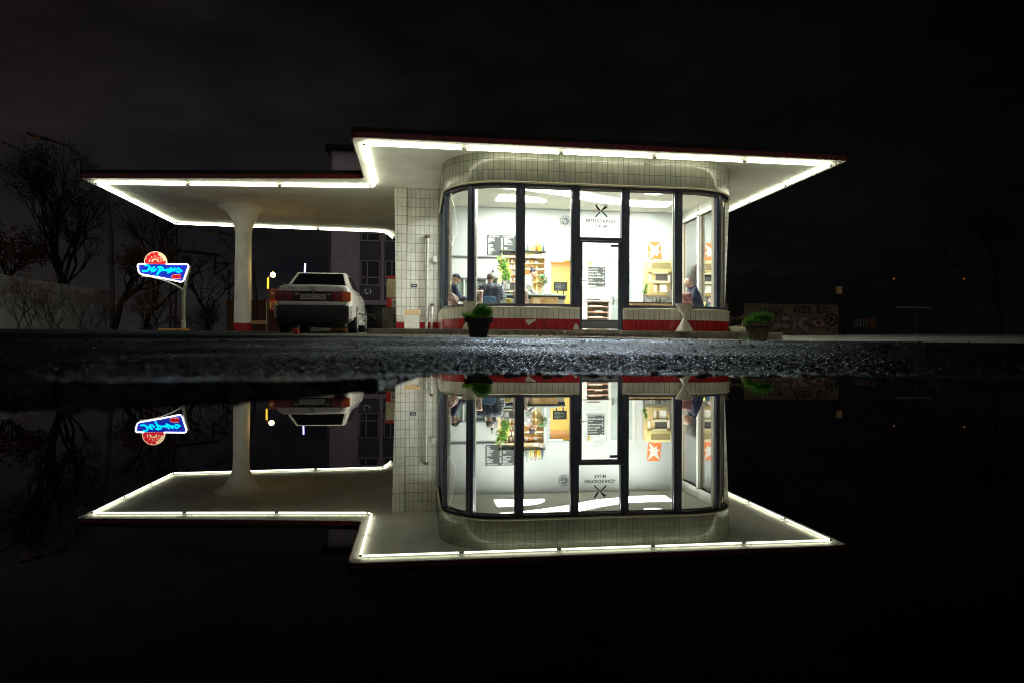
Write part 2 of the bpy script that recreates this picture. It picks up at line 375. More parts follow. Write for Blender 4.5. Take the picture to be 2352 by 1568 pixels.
def asphaltmat():
    m, nt, b = newmat('wet_asphalt'); N = nt.nodes; L = nt.links
    tc = N.new('ShaderNodeTexCoord'); sp = N.new('ShaderNodeSeparateXYZ'); L.new(tc.outputs['Object'], sp.inputs[0])
    def noise(sc, det=5, rough=.5):
        n = N.new('ShaderNodeTexNoise'); n.inputs['Scale'].default_value = sc; n.inputs['Detail'].default_value = det; n.inputs['Roughness'].default_value = rough
        L.new(tc.outputs['Object'], n.inputs['Vector']); return n.outputs['Fac']
    def mrange(v, a, b_, c, d):
        r = N.new('ShaderNodeMapRange'); r.inputs[1].default_value = a; r.inputs[2].default_value = b_; r.inputs[3].default_value = c; r.inputs[4].default_value = d
        L.new(v, r.inputs[0]); return r.outputs[0]
    def mix(f, a, b_):
        x = N.new('ShaderNodeMix'); x.data_type = 'RGBA'; L.new(f, x.inputs['Factor'])
        for k, v in (('A', a), ('B', b_)):
            if isinstance(v, tuple): x.inputs[k].default_value = (*v, 1)
            else: L.new(v, x.inputs[k])
        return x.outputs['Result']
    def math2(op, a, b_):
        x = N.new('ShaderNodeMath'); x.operation = op
        for k, v in ((0, a), (1, b_)):
            if isinstance(v, (int, float)): x.inputs[k].default_value = v
            else: L.new(v, x.inputs[k])
        return x.outputs[0]
    vo = N.new('ShaderNodeTexVoronoi'); vo.inputs['Scale'].default_value = 130; L.new(tc.outputs['Object'], vo.inputs['Vector'])
    grain = mix(mrange(noise(160, 3), .35, .65, 0, 1), (.008, .009, .012), (.04, .043, .054))
    patch = mix(mrange(noise(.55, 6, .6), .4, .62, 0, 1), grain, (.012, .013, .017))
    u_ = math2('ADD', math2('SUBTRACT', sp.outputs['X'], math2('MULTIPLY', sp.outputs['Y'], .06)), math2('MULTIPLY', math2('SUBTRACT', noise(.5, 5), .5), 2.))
    old = mrange(u_, -1.6, .25, 0, 1)  # left side of the yard: unlit darkness put into colour and gloss
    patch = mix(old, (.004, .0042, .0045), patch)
    # worn concrete apron next to the plinth
    edge = math2('ADD', sp.outputs['Y'], math2('MULTIPLY', math2('SUBTRACT', noise(.7, 7, .65), .5), 4.))
    edge = math2('ADD', edge, math2('MULTIPLY', sp.outputs['X'], .18))
    conc = math2('MULTIPLY', mrange(edge, 10.2, 12.6, 0, 1), mrange(sp.outputs['X'], -3.5, -.5, .05, 1))
    conc = math2('MULTIPLY', conc, mrange(sp.outputs['X'], 9, 17, 1, .2))
    ccol = mix(mrange(noise(2.5, 8, .7), .35, .65, 0, 1), (.17, .155, .115), (.34, .315, .25))
    L.new(mix(conc, patch, ccol), b.inputs['Base Color'])
    wet = mrange(noise(.8, 6, .6), .36, .62, .08, .2)
    rg = N.new('ShaderNodeMix'); L.new(conc, rg.inputs['Factor']); L.new(wet, rg.inputs['A']); rg.inputs['B'].default_value = .75
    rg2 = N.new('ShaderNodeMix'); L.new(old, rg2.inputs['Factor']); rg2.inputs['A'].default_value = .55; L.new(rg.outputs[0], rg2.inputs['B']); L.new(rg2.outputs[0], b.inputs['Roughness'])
    b.inputs['Specular IOR Level'].default_value = 0; b.inputs['Specular Tint'].default_value = (.72, .82, 1, 1)
    bp = N.new('ShaderNodeBump'); bp.inputs['Strength'].default_value = 1; bp.inputs['Distance'].default_value = .0035
    L.new(math2('ADD', vo.outputs['Distance'], noise(220, 3)), bp.inputs['Height']); L.new(bp.outputs['Normal'], b.inputs['Normal'])
    gl = N.new('ShaderNodeBsdfGlossy'); gl.inputs[0].default_value = (.72, .8, 1, 1); L.new(rg2.outputs[0], gl.inputs['Roughness']); L.new(bp.outputs['Normal'], gl.inputs['Normal'])
    fr = N.new('ShaderNodeFresnel'); fr.inputs['IOR'].default_value = 1.5; L.new(bp.outputs['Normal'], fr.inputs['Normal'])
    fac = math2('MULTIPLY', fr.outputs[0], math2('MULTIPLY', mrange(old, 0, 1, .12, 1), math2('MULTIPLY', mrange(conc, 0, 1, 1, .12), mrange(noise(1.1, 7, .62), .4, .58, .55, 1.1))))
    ms = N.new('ShaderNodeMixShader'); L.new(fac, ms.inputs[0]); L.new(b.outputs[0], ms.inputs[1]); L.new(gl.outputs[0], ms.inputs[2])
    L.new(ms.outputs[0], [n for n in N if n.type == 'OUTPUT_MATERIAL'][0].inputs[0])
    return m
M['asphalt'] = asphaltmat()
# one sheet to the horizon, laid out in rings that are fine near the puddle; the yard's grit is real relief
rr = [.03]
while rr[-1] < 17: rr.append(rr[-1]+(.02 if rr[-1] < .16 else max(.0011, .0022*rr[-1]**1.3)))
while rr[-1] < 600: rr.append(rr[-1]*1.04+.02)
a0, a1 = math.atan(-.64), math.atan(1.08)
th = np.concatenate([np.linspace(-PI, a0, 100)[:-1], np.linspace(a0, a1, 900), np.linspace(a1, PI, 90)[1:]])
TH, RR = np.meshgrid(th, np.array(rr)); XX = RR*np.sin(TH); YY = RR*np.cos(TH); UU = XX/np.maximum(YY, .04)
H = gz(XX, YY); sh = YY-np.interp(UU, _su, _sv)
d1, h1 = worley(XX*300, YY*300, 3); d2, h2 = worley(XX*75+9, YY*75, 11); d3, h3 = worley(XX*32+5, YY*32, 15)
grit = (.0012+.0011*sstep(.4, 1.1, YY))*(1-d1)*(.25+h1)+.0014*np.clip(1-d2*1.6, 0, 1)*(h2 > .75)
far = sstep(1.2, 5, YY)
grit = grit*(1-far)+far*(.0045*(1-d2)*(.3+h2)+.006*(1-d3)*(h3 > .45)*h3*sstep(2.5, 6, YY)+.002*h1)
und = .008*(vnoise(XX*1.1, YY*1.1, 5)-.5)+.004*(vnoise(XX*3.1, YY*3.1, 6)-.5)+.0012*(vnoise(XX*11, YY*11, 8)-.5)
view = sstep(a0-.03, a0+.01, TH)*sstep(a1+.03, a1-.01, TH)*sstep(17, 15, RR)*(YY > 0)
rough = (1-.8*sstep(10.5, 13.5, YY+.18*XX))*view
wetp = 1-.5*sstep(.55, .68, vnoise(XX*1.2+3, YY*2.3, 21))*sstep(.25, .6, sh)
H = H+.0022*(vnoise(XX*12, YY*12, 31)-.5)*np.exp(-np.minimum(sh**2/.015, 50))*(UU < .62)*(YY > 0)
H = H+grit*wetp*sstep(-.01, .05, sh)*rough+und*sstep(.0, .5, sh)*np.clip(YY/3, .15, 1)*rough
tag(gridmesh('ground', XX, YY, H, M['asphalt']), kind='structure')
del d3, h3, XX, YY, H, d1, d2, h1, h2, grit, und, far, sh, TH, RR, UU, view, rough, wetp
# puddle
m, nt, b = newmat('puddle_water'); b.inputs['Base Color'].default_value = (.0015, .0018, .0025, 1); b.inputs['Roughness'].default_value = .004; b.inputs['IOR'].default_value = 1.6
M['water'] = m
_t = nt.nodes.new('ShaderNodeTexCoord'); _n = nt.nodes.new('ShaderNodeTexNoise'); _n.inputs['Scale'].default_value = 9; _n.inputs['Detail'].default_value = 2; _b = nt.nodes.new('ShaderNodeBump'); _b.inputs['Distance'].default_value = .00004
nt.links.new(_t.outputs['Object'], _n.inputs['Vector']); nt.links.new(_n.outputs['Fac'], _b.inputs['Height']); nt.links.new(_b.outputs['Normal'], b.inputs['Normal'])
mb = MB(); mb.poly([(-3.3, -3, .06), (3.3, -3, .06), (3.3, .6, .06), (-3.3, .6, .06)], (0, 0, .015))
tag(mb.build('puddle_water', M['water']), kind='structure')
# night sky
W = bpy.data.worlds.new('World'); S.world = W; W.use_nodes = True; nt = W.node_tree; N = nt.nodes; L = nt.links; N.clear()
sky = N.new('ShaderNodeTexSky'); sky.sky_type = 'NISHITA'; sky.sun_disc = False; sky.sun_elevation = math.radians(-4); sky.sun_rotation = math.radians(60)
b1 = N.new('ShaderNodeBackground'); b1.inputs['Strength'].default_value = .0012; L.new(sky.outputs[0], b1.inputs['Color'])
tc = N.new('ShaderNodeTexCoord'); mp = N.new('ShaderNodeMapping'); mp.inputs['Scale'].default_value = (1, 1, 2.6); L.new(tc.outputs['Generated'], mp.inputs[0])
n = N.new('ShaderNodeTexNoise'); n.inputs['Scale'].default_value = 3.2; n.inputs['Detail'].default_value = 8; n.inputs['Roughness'].default_value = .6; L.new(mp.outputs[0], n.inputs['Vector'])
cr = N.new('ShaderNodeValToRGB'); cr.color_ramp.elements[0].position = .38; cr.color_ramp.elements[0].color = (.0027, .0028, .0036, 1)
cr.color_ramp.elements[1].position = .72; cr.color_ramp.elements[1].color = (.0078, .0073, .0074, 1); L.new(n.outputs['Fac'], cr.inputs[0])
sx = N.new('ShaderNodeSeparateXYZ'); L.new(tc.outputs['Generated'], sx.inputs[0])
mr = N.new('ShaderNodeMapRange'); mr.inputs[1].default_value = .05; mr.inputs[2].default_value = .5; mr.inputs[3].default_value = 1.3; mr.inputs[4].default_value = .3; L.new(sx.outputs['Z'], mr.inputs[0])
# town glow is stronger towards the left of the view, black towards the right
mr2 = N.new('ShaderNodeMapRange'); mr2.inputs[1].default_value = -.35; mr2.inputs[2].default_value = .75; mr2.inputs[3].default_value = 1.25; mr2.inputs[4].default_value = .05; L.new(sx.outputs['X'], mr2.inputs[0])
mu = N.new('ShaderNodeMath'); mu.operation = 'MULTIPLY'; L.new(mr.outputs[0], mu.inputs[0]); L.new(mr2.outputs[0], mu.inputs[1])
b2 = N.new('ShaderNodeBackground'); L.new(cr.outputs[0], b2.inputs['Color']); L.new(mu.outputs[0], b2.inputs['Strength'])
# warm glow of the town low in the sky to the far left
dp = N.new('ShaderNodeVectorMath'); dp.operation = 'DOT_PRODUCT'; L.new(tc.outputs['Generated'], dp.inputs[0]); dp.inputs[1].default_value = Vector((-.60, .72, .38)).normalized()
gp_ = N.new('ShaderNodeMapRange'); gp_.interpolation_type = 'SMOOTHSTEP'; gp_.inputs[1].default_value = .9; gp_.inputs[2].default_value = 1; gp_.inputs[3].default_value = 0; gp_.inputs[4].default_value = .007; L.new(dp.outputs['Value'], gp_.inputs[0])
gm = N.new('ShaderNodeMath'); gm.operation = 'MULTIPLY'; L.new(gp_.outputs[0], gm.inputs[0]); L.new(n.outputs['Fac'], gm.inputs[1])
b3 = N.new('ShaderNodeBackground'); b3.inputs['Color'].default_value = (1, .5, .22, 1); L.new(gm.outputs[0], b3.inputs['Strength'])
a3 = N.new('ShaderNodeAddShader'); L.new(b2.outputs[0], a3.inputs[0]); L.new(b3.outputs[0], a3.inputs[1]); b2 = a3
# added fill light: broad pale glow in the unseen sky behind the viewer
dq = N.new('ShaderNodeVectorMath'); dq.operation = 'DOT_PRODUCT'; L.new(tc.outputs['Generated'], dq.inputs[0]); dq.inputs[1].default_value = Vector((-.15, -1, .22)).normalized()
gq = N.new('ShaderNodeMapRange'); gq.interpolation_type = 'SMOOTHSTEP'; gq.inputs[1].default_value = .35; gq.inputs[2].default_value = 1; gq.inputs[3].default_value = 0; gq.inputs[4].default_value = .1; L.new(dq.outputs['Value'], gq.inputs[0])
b4 = N.new('ShaderNodeBackground'); b4.inputs['Color'].default_value = (1, .9, .86, 1); L.new(gq.outputs[0], b4.inputs['Strength'])
a4 = N.new('ShaderNodeAddShader'); L.new(b2.outputs[0], a4.inputs[0]); L.new(b4.outputs[0], a4.inputs[1]); b2 = a4
ads = N.new('ShaderNodeAddShader'); L.new(b1.outputs[0], ads.inputs[0]); L.new(b2.outputs[0], ads.inputs[1])
wo = N.new('ShaderNodeOutputWorld'); L.new(ads.outputs[0], wo.inputs[0])
# ================================================================ THE CAFE IN THE OLD PETROL STATION
CXB = 4.315; FLOOR = .56; SOF = 4.71; BACK = 20.2
cafe = thing('cafe_building', 'white tiled petrol station turned cafe with glowing rounded window bay and neon edged flat roof', 'building', (CXB, 16.1, .54))
def bay(s, i=0.):
    a = abs(s); g = 1 if s >= 0 else -1; r = 1.5-i
    if a <= 2.25: return Vector((CXB+s, 16.1+i, 0)), Vector((0, -1, 0))
    th = (a-2.25)/1.5
    if th <= PI/2: return Vector((CXB+g*(2.25+r*math.sin(th)), 17.6-r*math.cos(th), 0)), Vector((g*math.sin(th), -math.cos(th), 0))
    return Vector((CXB+g*(2.25+r), 17.6+(th-PI/2)*1.5, 0)), Vector((g, 0, 0))
SEND = 2.25+1.5*PI/2+2.6
def srange(a, b):
    pts = [a]; cand = [-2.25+0*1]+[2.25]+[sg*(2.25+1.5*t) for sg in (-1, 1) for t in np.linspace(0, PI/2, 17)]
    pts += sorted(c for c in cand if a+1e-4 < c < b-1e-4); pts.append(b)
    out = [pts[0]]
    for p in pts[1:]:
        if p-out[-1] > 1e-4: out.append(p)
    return out
def ribbon(name, s0, s1, i0, i1, z0, z1, m, parent, smooth=40):
    ss = srange(s0, s1); n = len(ss); vs = []; fs = []; us = []
    for s in ss:
        o = bay(s, i0)[0]; q = bay(s, i1)[0]
        for p, z in ((o, z0), (o, z1), (q, z1), (q, z0)): vs.append((p.x, p.y, z)); us.append((s+50.05, z))
    for k in range(n-1):
        for e in range(4): e2 = (e+1) % 4; fs.append((k*4+e, (k+1)*4+e, (k+1)*4+e2, k*4+e2))
    fs += [(0, 1, 2, 3), tuple((n-1)*4+e for e in (3, 2, 1, 0))]
    me = bpy.data.meshes.new(name); me.from_pydata(vs, [], fs); me.materials.append(m)
    bm = bmesh.new(); bm.from_mesh(me); bmesh.ops.recalc_face_normals(bm, faces=bm.faces[:]); bm.to_mesh(me); bm.free()
    uvl = me.uv_layers.new(name='UVMap')
    for lp in me.loops: uvl.data[lp.index].uv = us[lp.vertex_index]
    shade(me, smooth); return link(name, me, parent)
def sheet(name, s0, s1, i, z0, z1, m, parent):
    ss = srange(s0, s1); vs = []; fs = []
    for s in ss:
        p = bay(s, i)[0]; vs += [(p.x, p.y, z0), (p.x, p.y, z1)]
    for k in range(len(ss)-1): fs.append((2*k, 2*k+2, 2*k+3, 2*k+1))
    me = bpy.data.meshes.new(name); me.from_pydata(vs, [], fs); me.materials.append(m); shade(me); return link(name, me, parent)
# frieze
fz = ribbon('tile_frieze', -SEND, SEND, 0, .14, 4.03, SOF-.002, M['friezetile'], cafe)
mb = MB(); mb.tube([bay(s, .012)[0]+Vector((0, 0, 4.012)) for s in srange(-SEND, SEND)], .026, 8); mb.build('frieze_lip', M['cream'], cafe, smooth=True)
# parapets either side of the door, red tiles below cream
for sa, sb in ((-SEND, -.53), (.545, SEND)):
    par = ribbon('parapet', sa, sb, 0, .16, .818, 1.07, M['partile'], cafe)
    ribbon('red_base', sa, sb, .003, .157, .54, .8175, M['redtile'], par)
    mbs = MB(); mbs.tube([bay(s, .012)[0]+Vector((0, 0, 1.076)) for s in srange(sa, sb)], .02, 8)
    mbs.build('sill_cap', M['cream'], par, smooth=True)
def chip(pts, parent):
    mb = MB(); mb.poly([(x, 16.0995, z) for x, z in pts], (0, -.003, 0)); mb.build('broken_tile', M['kerbtop'], parent)
pl = [P(*q, 16.1) for q in ((1206, 735), (1221, 734.5), (1232, 733.2), (1229, 738), (1222, 741), (1219, 744), (1214, 747), (1209, 741))]; chip([(p.x, p.z) for p in pl], cafe)
pl = [P(*q, 16.1) for q in ((1316, 757), (1319, 747), (1323, 743), (1328, 748), (1330, 757))]; chip([(p.x, p.z) for p in pl], cafe)
# window frames, mullions, panes
MUL = [.61, 1.935, 3.2, 4.45, 5.8, SEND-.08]
ribbon('window_head', -SEND, SEND, .1, .2, 3.95, 4.028, M['frame'], cafe)
ribbon('head_lining', -SEND, SEND, .201, .24, 3.9, 4.028, M['trimwhite'], cafe)
for sa, sb in ((-SEND, -.53), (.545, SEND)): ribbon('window_sill', sa, sb, .07, .2, 1.0705, 1.16, M['framegrey'], cafe)
def mullion(s, w, parent=cafe):
    p, nrm = bay(s, .0); t = Vector((-nrm.y, nrm.x, 0)); mb = MB()
    z0, z1 = (1.16, 3.95) if abs(s) > .7 else (.56, 3.95)
    def bx(ta, tb, na, nb, za=z0, zb=z1):
        q = [p+t*a-nrm*b_ for a, b_ in ((ta, na), (tb, na), (tb, nb), (ta, nb))]
        mb.add([(*v.xy, z) for z in (za, zb) for v in q], [(3, 2, 1, 0), (4, 5, 6, 7), (0, 1, 5, 4), (1, 2, 6, 5), (2, 3, 7, 6), (3, 0, 4, 7)])
    bx(-w/2, w/2, .085, .165)
    bx(-w*.16, w*.16, .06, .086)
    mo = mb.build('mullion', M['frame'], cafe)
    mb = MB(); bx(-w/2+.012, w/2-.012, .166, .24); mb.build('inner_frame', M['trimwhite'], mo)
for s in MUL:
    for g in (-1, 1): mullion(g*s, .2 if s < 4 else .16)
edges = sorted([-SEND]+[-s for s in MUL]+MUL+[SEND])
pairs = [(MUL[0], MUL[1]), (MUL[1], MUL[2]), (MUL[2], MUL[3]), (MUL[3], MUL[4]), (MUL[4], MUL[5])]
for a, b_ in pairs:
    for g in (-1, 1):
        ha = .1 if a < 4 else .08; hb = .1 if b_ < 4 else .08
        sa, sb = (a+ha, b_-hb) if g > 0 else (-b_+hb, -a-ha)
        win = sheet('window_pane', sa+.002, sb-.002, .15, 1.161, 3.949, M['glass'], cafe)
        for x in (sa, sb-.014):
            ribbon('glazing_bead', x, x+.014, .156, .2, 1.161, 3.949, M['bead'], win)
        ribbon('glazing_bead', sa+.014, sb-.014, .156, .19, 3.936, 3.949, M['bead'], win)
        ribbon('glazing_bead', sa+.014, sb-.014, .156, .2, 1.161, 1.178, M['bead'], win)
        if g < 0 and a == MUL[2]:      # taped crack on the curved pane left of the first wide one
            pts = []
            for px, py in ((1036.5, 448), (1044, 477), (1051, 533), (1036.5, 560.5), (1030, 543)):
                v = P(px, py, 16.75); ang = math.atan2(v.x, v.y)
                best = min(np.linspace(sa, sb, 200), key=lambda q: abs(math.atan2(*bay(q, .145)[0].xy)-ang))
                bp_ = bay(best, .143)[0]; k = bp_.y/16.75; pts.append(Vector((bp_.x, bp_.y, (v.z-EYE)*k+EYE)))
            mbt = MB(); mbt.tube(pts, .004, 5); mbt.build('crack_tape', M['tape'], win)
# door bay: transom light above, glazed door below
dx0, dx1 = CXB-.51, CXB+.51
tr = MB(); tr.bbox((dx0, 16.17, 2.70), (dx1, 16.3, 2.775), .006)
trans = tr.build('transom_bar', M['frame'], cafe)
mb = MB(); mb.add([(dx0, 16.25, 2.775), (dx1, 16.25, 2.775), (dx1, 16.25, 3.95), (dx0, 16.25, 3.95)], [(0, 1, 2, 3)])
fan_l = mb.build('transom_pane', M['glass'], cafe, fixn=False)
mb = MB()
for a, b_ in (((dx0, 2.775), (dx0+.012, 3.95)), ((dx1-.012, 2.775), (dx1, 3.95)), ((dx0+.012, 2.775), (dx1-.012, 2.79)), ((dx0+.012, 3.936), (dx1-.012, 3.95))): mb.box((a[0], 16.257, a[1]), (b_[0], 16.29, b_[1]))
mb.build('glazing_bead', M['bead'], fan_l)
door = MB()
for a, b_ in (((dx0, .57), (dx0+.07, 2.695)), ((dx1-.07, .57), (dx1, 2.695)), ((dx0+.07, 2.655), (dx1-.07, 2.695)), ((dx0+.07, .77), (dx1-.07, .815))): door.bbox((a[0], 16.2, a[1]), (b_[0], 16.26, b_[1]), .004)
door = door.build('glass_door', M['frame'], cafe)
mb = MB(); mb.bbox((dx0+.07, 16.215, .6), (dx1-.07, 16.25, .77), .004); mb.build('kick_panel', M['kick'], door)
mb = MB(); mb.bbox((dx0+.02, 16.1, .545), (dx1-.02, 16.2, .575), .004); mb.build('threshold', M['framegrey'], cafe)
mb = MB(); mb.add([(dx0+.07, 16.23, .815), (dx1-.07, 16.23, .815), (dx1-.07, 16.23, 2.655), (dx0+.07, 16.23, 2.655)], [(0, 1, 2, 3)]); mb.build('door_pane', M['glass'], door, fixn=False)
mb = MB(); mb.cap((dx0+.035, 16.2, 1.74), (dx0+.035, 16.14, 1.74), .012, .012, 8); mb.cap((dx0+.035, 16.14, 1.74), (dx0+.16, 16.135, 1.735), .012, .011, 8); mb.bbox((dx0+.018, 16.188, 1.62), (dx0+.052, 16.2, 1.82), .004); mb.build('door_handle', M['steel'], door)
mb = MB(); mb.bbox((dx1-.24, 16.262, 2.57), (dx1-.02, 16.32, 2.63), .008); mb.build('door_closer', M['framegrey'], door)
mb = MB(); mb.bbox((dx1-.04, 16.14, 2.71), (dx1+.09, 16.17, 2.765), .004); mb.build('frame_catch', M['frame'], cafe)
# lettering and crossed cutlery on the transom light
q = P(1381, 512, 16.24); text('lettering', 'ERFRISCHUNGS-', .105, (q.x, 16.243, q.z), M['letter'], fan_l, width=.755, spacing=1.15, bold=.0032)
q = P(1381, 523.5, 16.24); text('lettering', 'RAUM', .105, (q.x, 16.243, q.z), M['letter'], fan_l, width=.275, spacing=1.15, bold=.0032)
def onT(zx, zy): v = P(1320.7+.238*zx, 401.9+.238*zy, 16.24); return (v.x, 16.243, v.z)
mb = MB(); T = (0, -.003, 0)
mb.poly([onT(*p) for p in ((197, 285), (206, 286), (226, 312), (246, 346), (236, 350), (214, 330), (198, 302))], T)
mb.poly([onT(*p) for p in ((246, 346), (256, 342), (314, 400), (314, 408), (304, 412))], T)
mb.poly([onT(*p) for p in ((195, 402), (240, 354), (249, 362), (206, 409), (197, 411))], T)
mb.poly([onT(*p) for p in ((262, 336), (268, 322), (282, 306), (298, 312), (300, 324), (284, 334), (270, 342), (256, 350), (252, 344))], T)
for a, b_ in (((284, 308), (300, 288)), ((290, 314), (308, 293)), ((296, 320), (314, 300)), ((299, 325), (318, 308))):
    mb.poly([onT(a[0]-2.2, a[1]-2), onT(b_[0]-2, b_[1]-1), onT(b_[0]+2, b_[1]+2), onT(a[0]+2.2, a[1]+2)], T)
mb.build('crossed_cutlery', M['emblem'], fan_l)
# tiled rear block with battered ends
def tilewall(name, xt0, xt1, xb0, xb1, y, zb, zt, depth, m, parent):
    me = bpy.data.meshes.new(name)
    vs = [(xb0, y, zb), (xb1, y, zb), (xt1, y, zt), (xt0, y, zt), (xb0, y+depth, zb), (xb1, y+depth, zb), (xt1, y+depth, zt), (xt0, y+depth, zt)]
    fs = [(0, 1, 2, 3), (5, 4, 7, 6), (4, 0, 3, 7), (1, 5, 6, 2), (3, 2, 6, 7), (4, 5, 1, 0)]
    me.from_pydata(vs, [], fs); me.materials.append(m); uvl = me.uv_layers.new(name='UVMap')
    for pg in me.polygons:
        for li in pg.loop_indices:
            v = me.vertices[me.loops[li].vertex_index].co
            uvl.data[li].uv = (v.x+50.01, v.z) if abs(pg.normal.y) > .5 else ((v.y+50, v.z) if abs(pg.normal.x) > .5 else (v.x, v.y))
    return link(name, me, parent)
def tw(xt0, xt1, xb0, xb1, y, d):
    k = (.86-.54)/(SOF-.54); xm0 = xb0+(xt0-xb0)*k; xm1 = xb1+(xt1-xb1)*k
    w = tilewall('tile_wall', xt0, xt1, xm0, xm1, y, .861, SOF-.003, d, M['tile'], cafe)
    tilewall('red_base', xm0, xm1, xb0, xb1, y+.002, .54, .8605, d-.004, M['redtile'], w)
tw(-.7, -.335, -.615, -.33, 20.13, 6.2)
tw(-.33, .585, -.325, .585, 20.2, .3)
tw(8.045, 9.42, 8.045, 9.24, 20.2, 6.1)
mb = MB(); mb.tube([(-.333, 20.16, .6), (-.333, 20.16, 4.7)], .012, 6); mb.build('conduit', M['rust'], cafe)
# wall pipes, box, plaque
pp = MB(); a = P(979, 755, 20.1); b_ = P(982, 547, 20.1); pp.tube([(a.x, 20.1, .56), (b_.x, 20.1, b_.z)], .042, 12)
for z in (1.0, 2.4): pp.tube([(a.x+.005, 20.1, z), (a.x+.005, 20.1, z+.03)], .05, 12)
pipe = pp.build('vent_pipe', M['zinc'], cafe, smooth=40)
mb = MB(); mb.lathe([(.055, 0), (.085, .02), (.085, .05), (.05, .08)], (b_.x, 20.1, b_.z), 16); mb.build('pipe_cap', M['rust'], pipe, smooth=40)
pp = MB(); a = P(992, 725, 20.08); pp.tube([(a.x, 20.08, .56), (a.x, 20.08, 1.26), (a.x, 20.12, 1.32)], .038, 12); p2 = pp.build('vent_pipe', M['zinc'], cafe, smooth=40)
mb = MB(); mb.lathe([(.05, 0), (.06, .02), (.06, .06), (.03, .075)], (a.x+.01, 20.1, 1.32), 14); mb.build('pipe_cap', M['rust'], p2, smooth=40)
q = P(1000, 596, 20.15); mb = MB(); mb.bbox((q.x-.075, 20.1, q.z-.08), (q.x+.045, 20.198, q.z+.08), .008); mb.tube([(q.x, 20.18, q.z-.08), (q.x, 20.18, 2.2)], .006, 6); mb.build('junction_box', M['trimwhite'], cafe)
q = P(951, 656.5, 20.19); mb = MB(); mb.bbox((q.x-.085, 20.185, q.z-.05), (q.x+.085, 20.198, q.z+.05), .004); pq = mb.build('name_plaque', M['navy'], cafe)
mb = MB(); mb.box((q.x-.06, 20.181, q.z-.015), (q.x+.06, 20.184, q.z+.02)); mb.build('plaque_face', M['greypaper'], pq)
# rest of the shell (behind the tiles)
mb = MB(); mb.box((-.2, 26.1, .54), (9.2, 26.3, SOF-.004)); mb.build('rear_wall', M['white'], cafe)
# ---- roof slab: plan outline of the whole slab, red fascia, felt, neon
def rounded(pts, rs, n=6):
    out = []; m = len(pts)
    for i in range(m):
        p = Vector(pts[i]); a = (Vector(pts[i-1])-p).normalized(); b_ = (Vector(pts[(i+1) % m])-p).normalized(); r = rs[i]
        if r < .01: out.append(p); continue
        for k in range(n+1):
            t = k/n; out.append((p+a*r)*(1-t)**2+p*2*t*(1-t)+(p+b_*r)*t**2)
    return out
SL = [(-1.5, 15.5), (10.32, 15.58), (10.32, 24.5), (9.3, 28.2), (8.6, 31), (-.8, 31), (-1.05, 29.4), (-1.62, 27.72), (-9.1, 27.25), (-9.22, 20.42), (-1.5, 19.28)]
SR = [.25, .1, .4, .4, .4, .4, .3, .5, .3, .1, .18]
out = rounded(SL, SR)
def slabmesh(name, pts, z0, z1, m, parent):
    mb = MB(); mb.poly([(p.x, p.y, z0) for p in pts], (0, 0, z1-z0)); return mb.build(name, m, parent)
def inset(pts, d):
    m = len(pts); o = []
    ar = sum(pts[i].x*pts[(i+1) % m].y-pts[(i+1) % m].x*pts[i].y for i in range(m))
    for i in range(m):
        a = (pts[i]-pts[i-1]).normalized(); b_ = (pts[(i+1) % m]-pts[i]).normalized()
        n_ = Vector((-a.y, a.x))+Vector((-b_.y, b_.x)); n_ = n_.normalized()*(1 if ar > 0 else -1); c = max(.4, n_.dot(Vector((-a.y, a.x))*(1 if ar > 0 else -1)))
        o.append(pts[i]+n_*d/c)
    return o
slab = slabmesh('roof_slab', inset(out, .03), SOF, SOF+.19, M['soffit'], cafe)
def band(name, pts, d0, d1, z0, z1, m, parent):
    a = inset(pts, d0); c = inset(pts, d1); n = len(pts); vs = []; fs = []
    for i in range(n): vs += [(a[i].x, a[i].y, z0), (a[i].x, a[i].y, z1), (c[i].x, c[i].y, z1), (c[i].x, c[i].y, z0)]
    for i in range(n):
        j = (i+1) % n
        for e in range(4): e2 = (e+1) % 4; fs.append((i*4+e, j*4+e, j*4+e2, i*4+e2))
    mb = MB(); mb.add(vs, fs); return mb.build(name, m, parent, smooth=40)
band('fascia', out, 0, .0298, SOF+.008, SOF+.125, M['fascia'], slab)
band('roof_edge', out, -.012, .04, SOF+.126, SOF+.225, M['felt'], slab)
slabmesh('roof_felt', inset(out, .041), SOF+.191, SOF+.205, M['felt'], slab)
# neon tubes under the edge, in separate lengths with holders
NT = [(-1.235, 15.8), (9.99, 15.8), (9.99, 24.3), (9.0, 28.0)]
NT2 = [(-1.06, 29.0), (-1.3, 27.5), (-8.87, 27.02), (-8.92, 20.73), (-1.35, 19.93), (-1.24, 19.8), (-1.235, 15.8)]
def neon(path):
    for a, b_ in zip(path[:-1], path[1:]):
        a = Vector((*a, SOF-.07)); b_ = Vector((*b_, SOF-.07)); Ls = (b_-a).length; d = (b_-a).normalized(); n = max(1, round(Ls/2.25))
        for k in range(n):
            p = a+d*(Ls*k/n+(.012 if k else 0)); q = a+d*(Ls*(k+1)/n-(.012 if k < n-1 else 0))
            mb = MB(); mb.tube([p, q], .021, 8); t = mb.build('neon_tube', M['neon'], cafe)
            for c in (p, q): MB().tube([c+d*.0+(d*.045 if c is p else -d*.045), c+(-d*.005 if c is p else d*.005)], .0245, 8).build('tube_cap', M['zinc'], t)
            if Ls/n > .5:
                for c in (p+d*.18, q-d*.18): MB().box((c.x-.008, c.y-.008, SOF-.045), (c.x+.008, c.y+.008, SOF-.001)).build('tube_holder', M['zinc'], t)
neon(NT); neon(NT2)
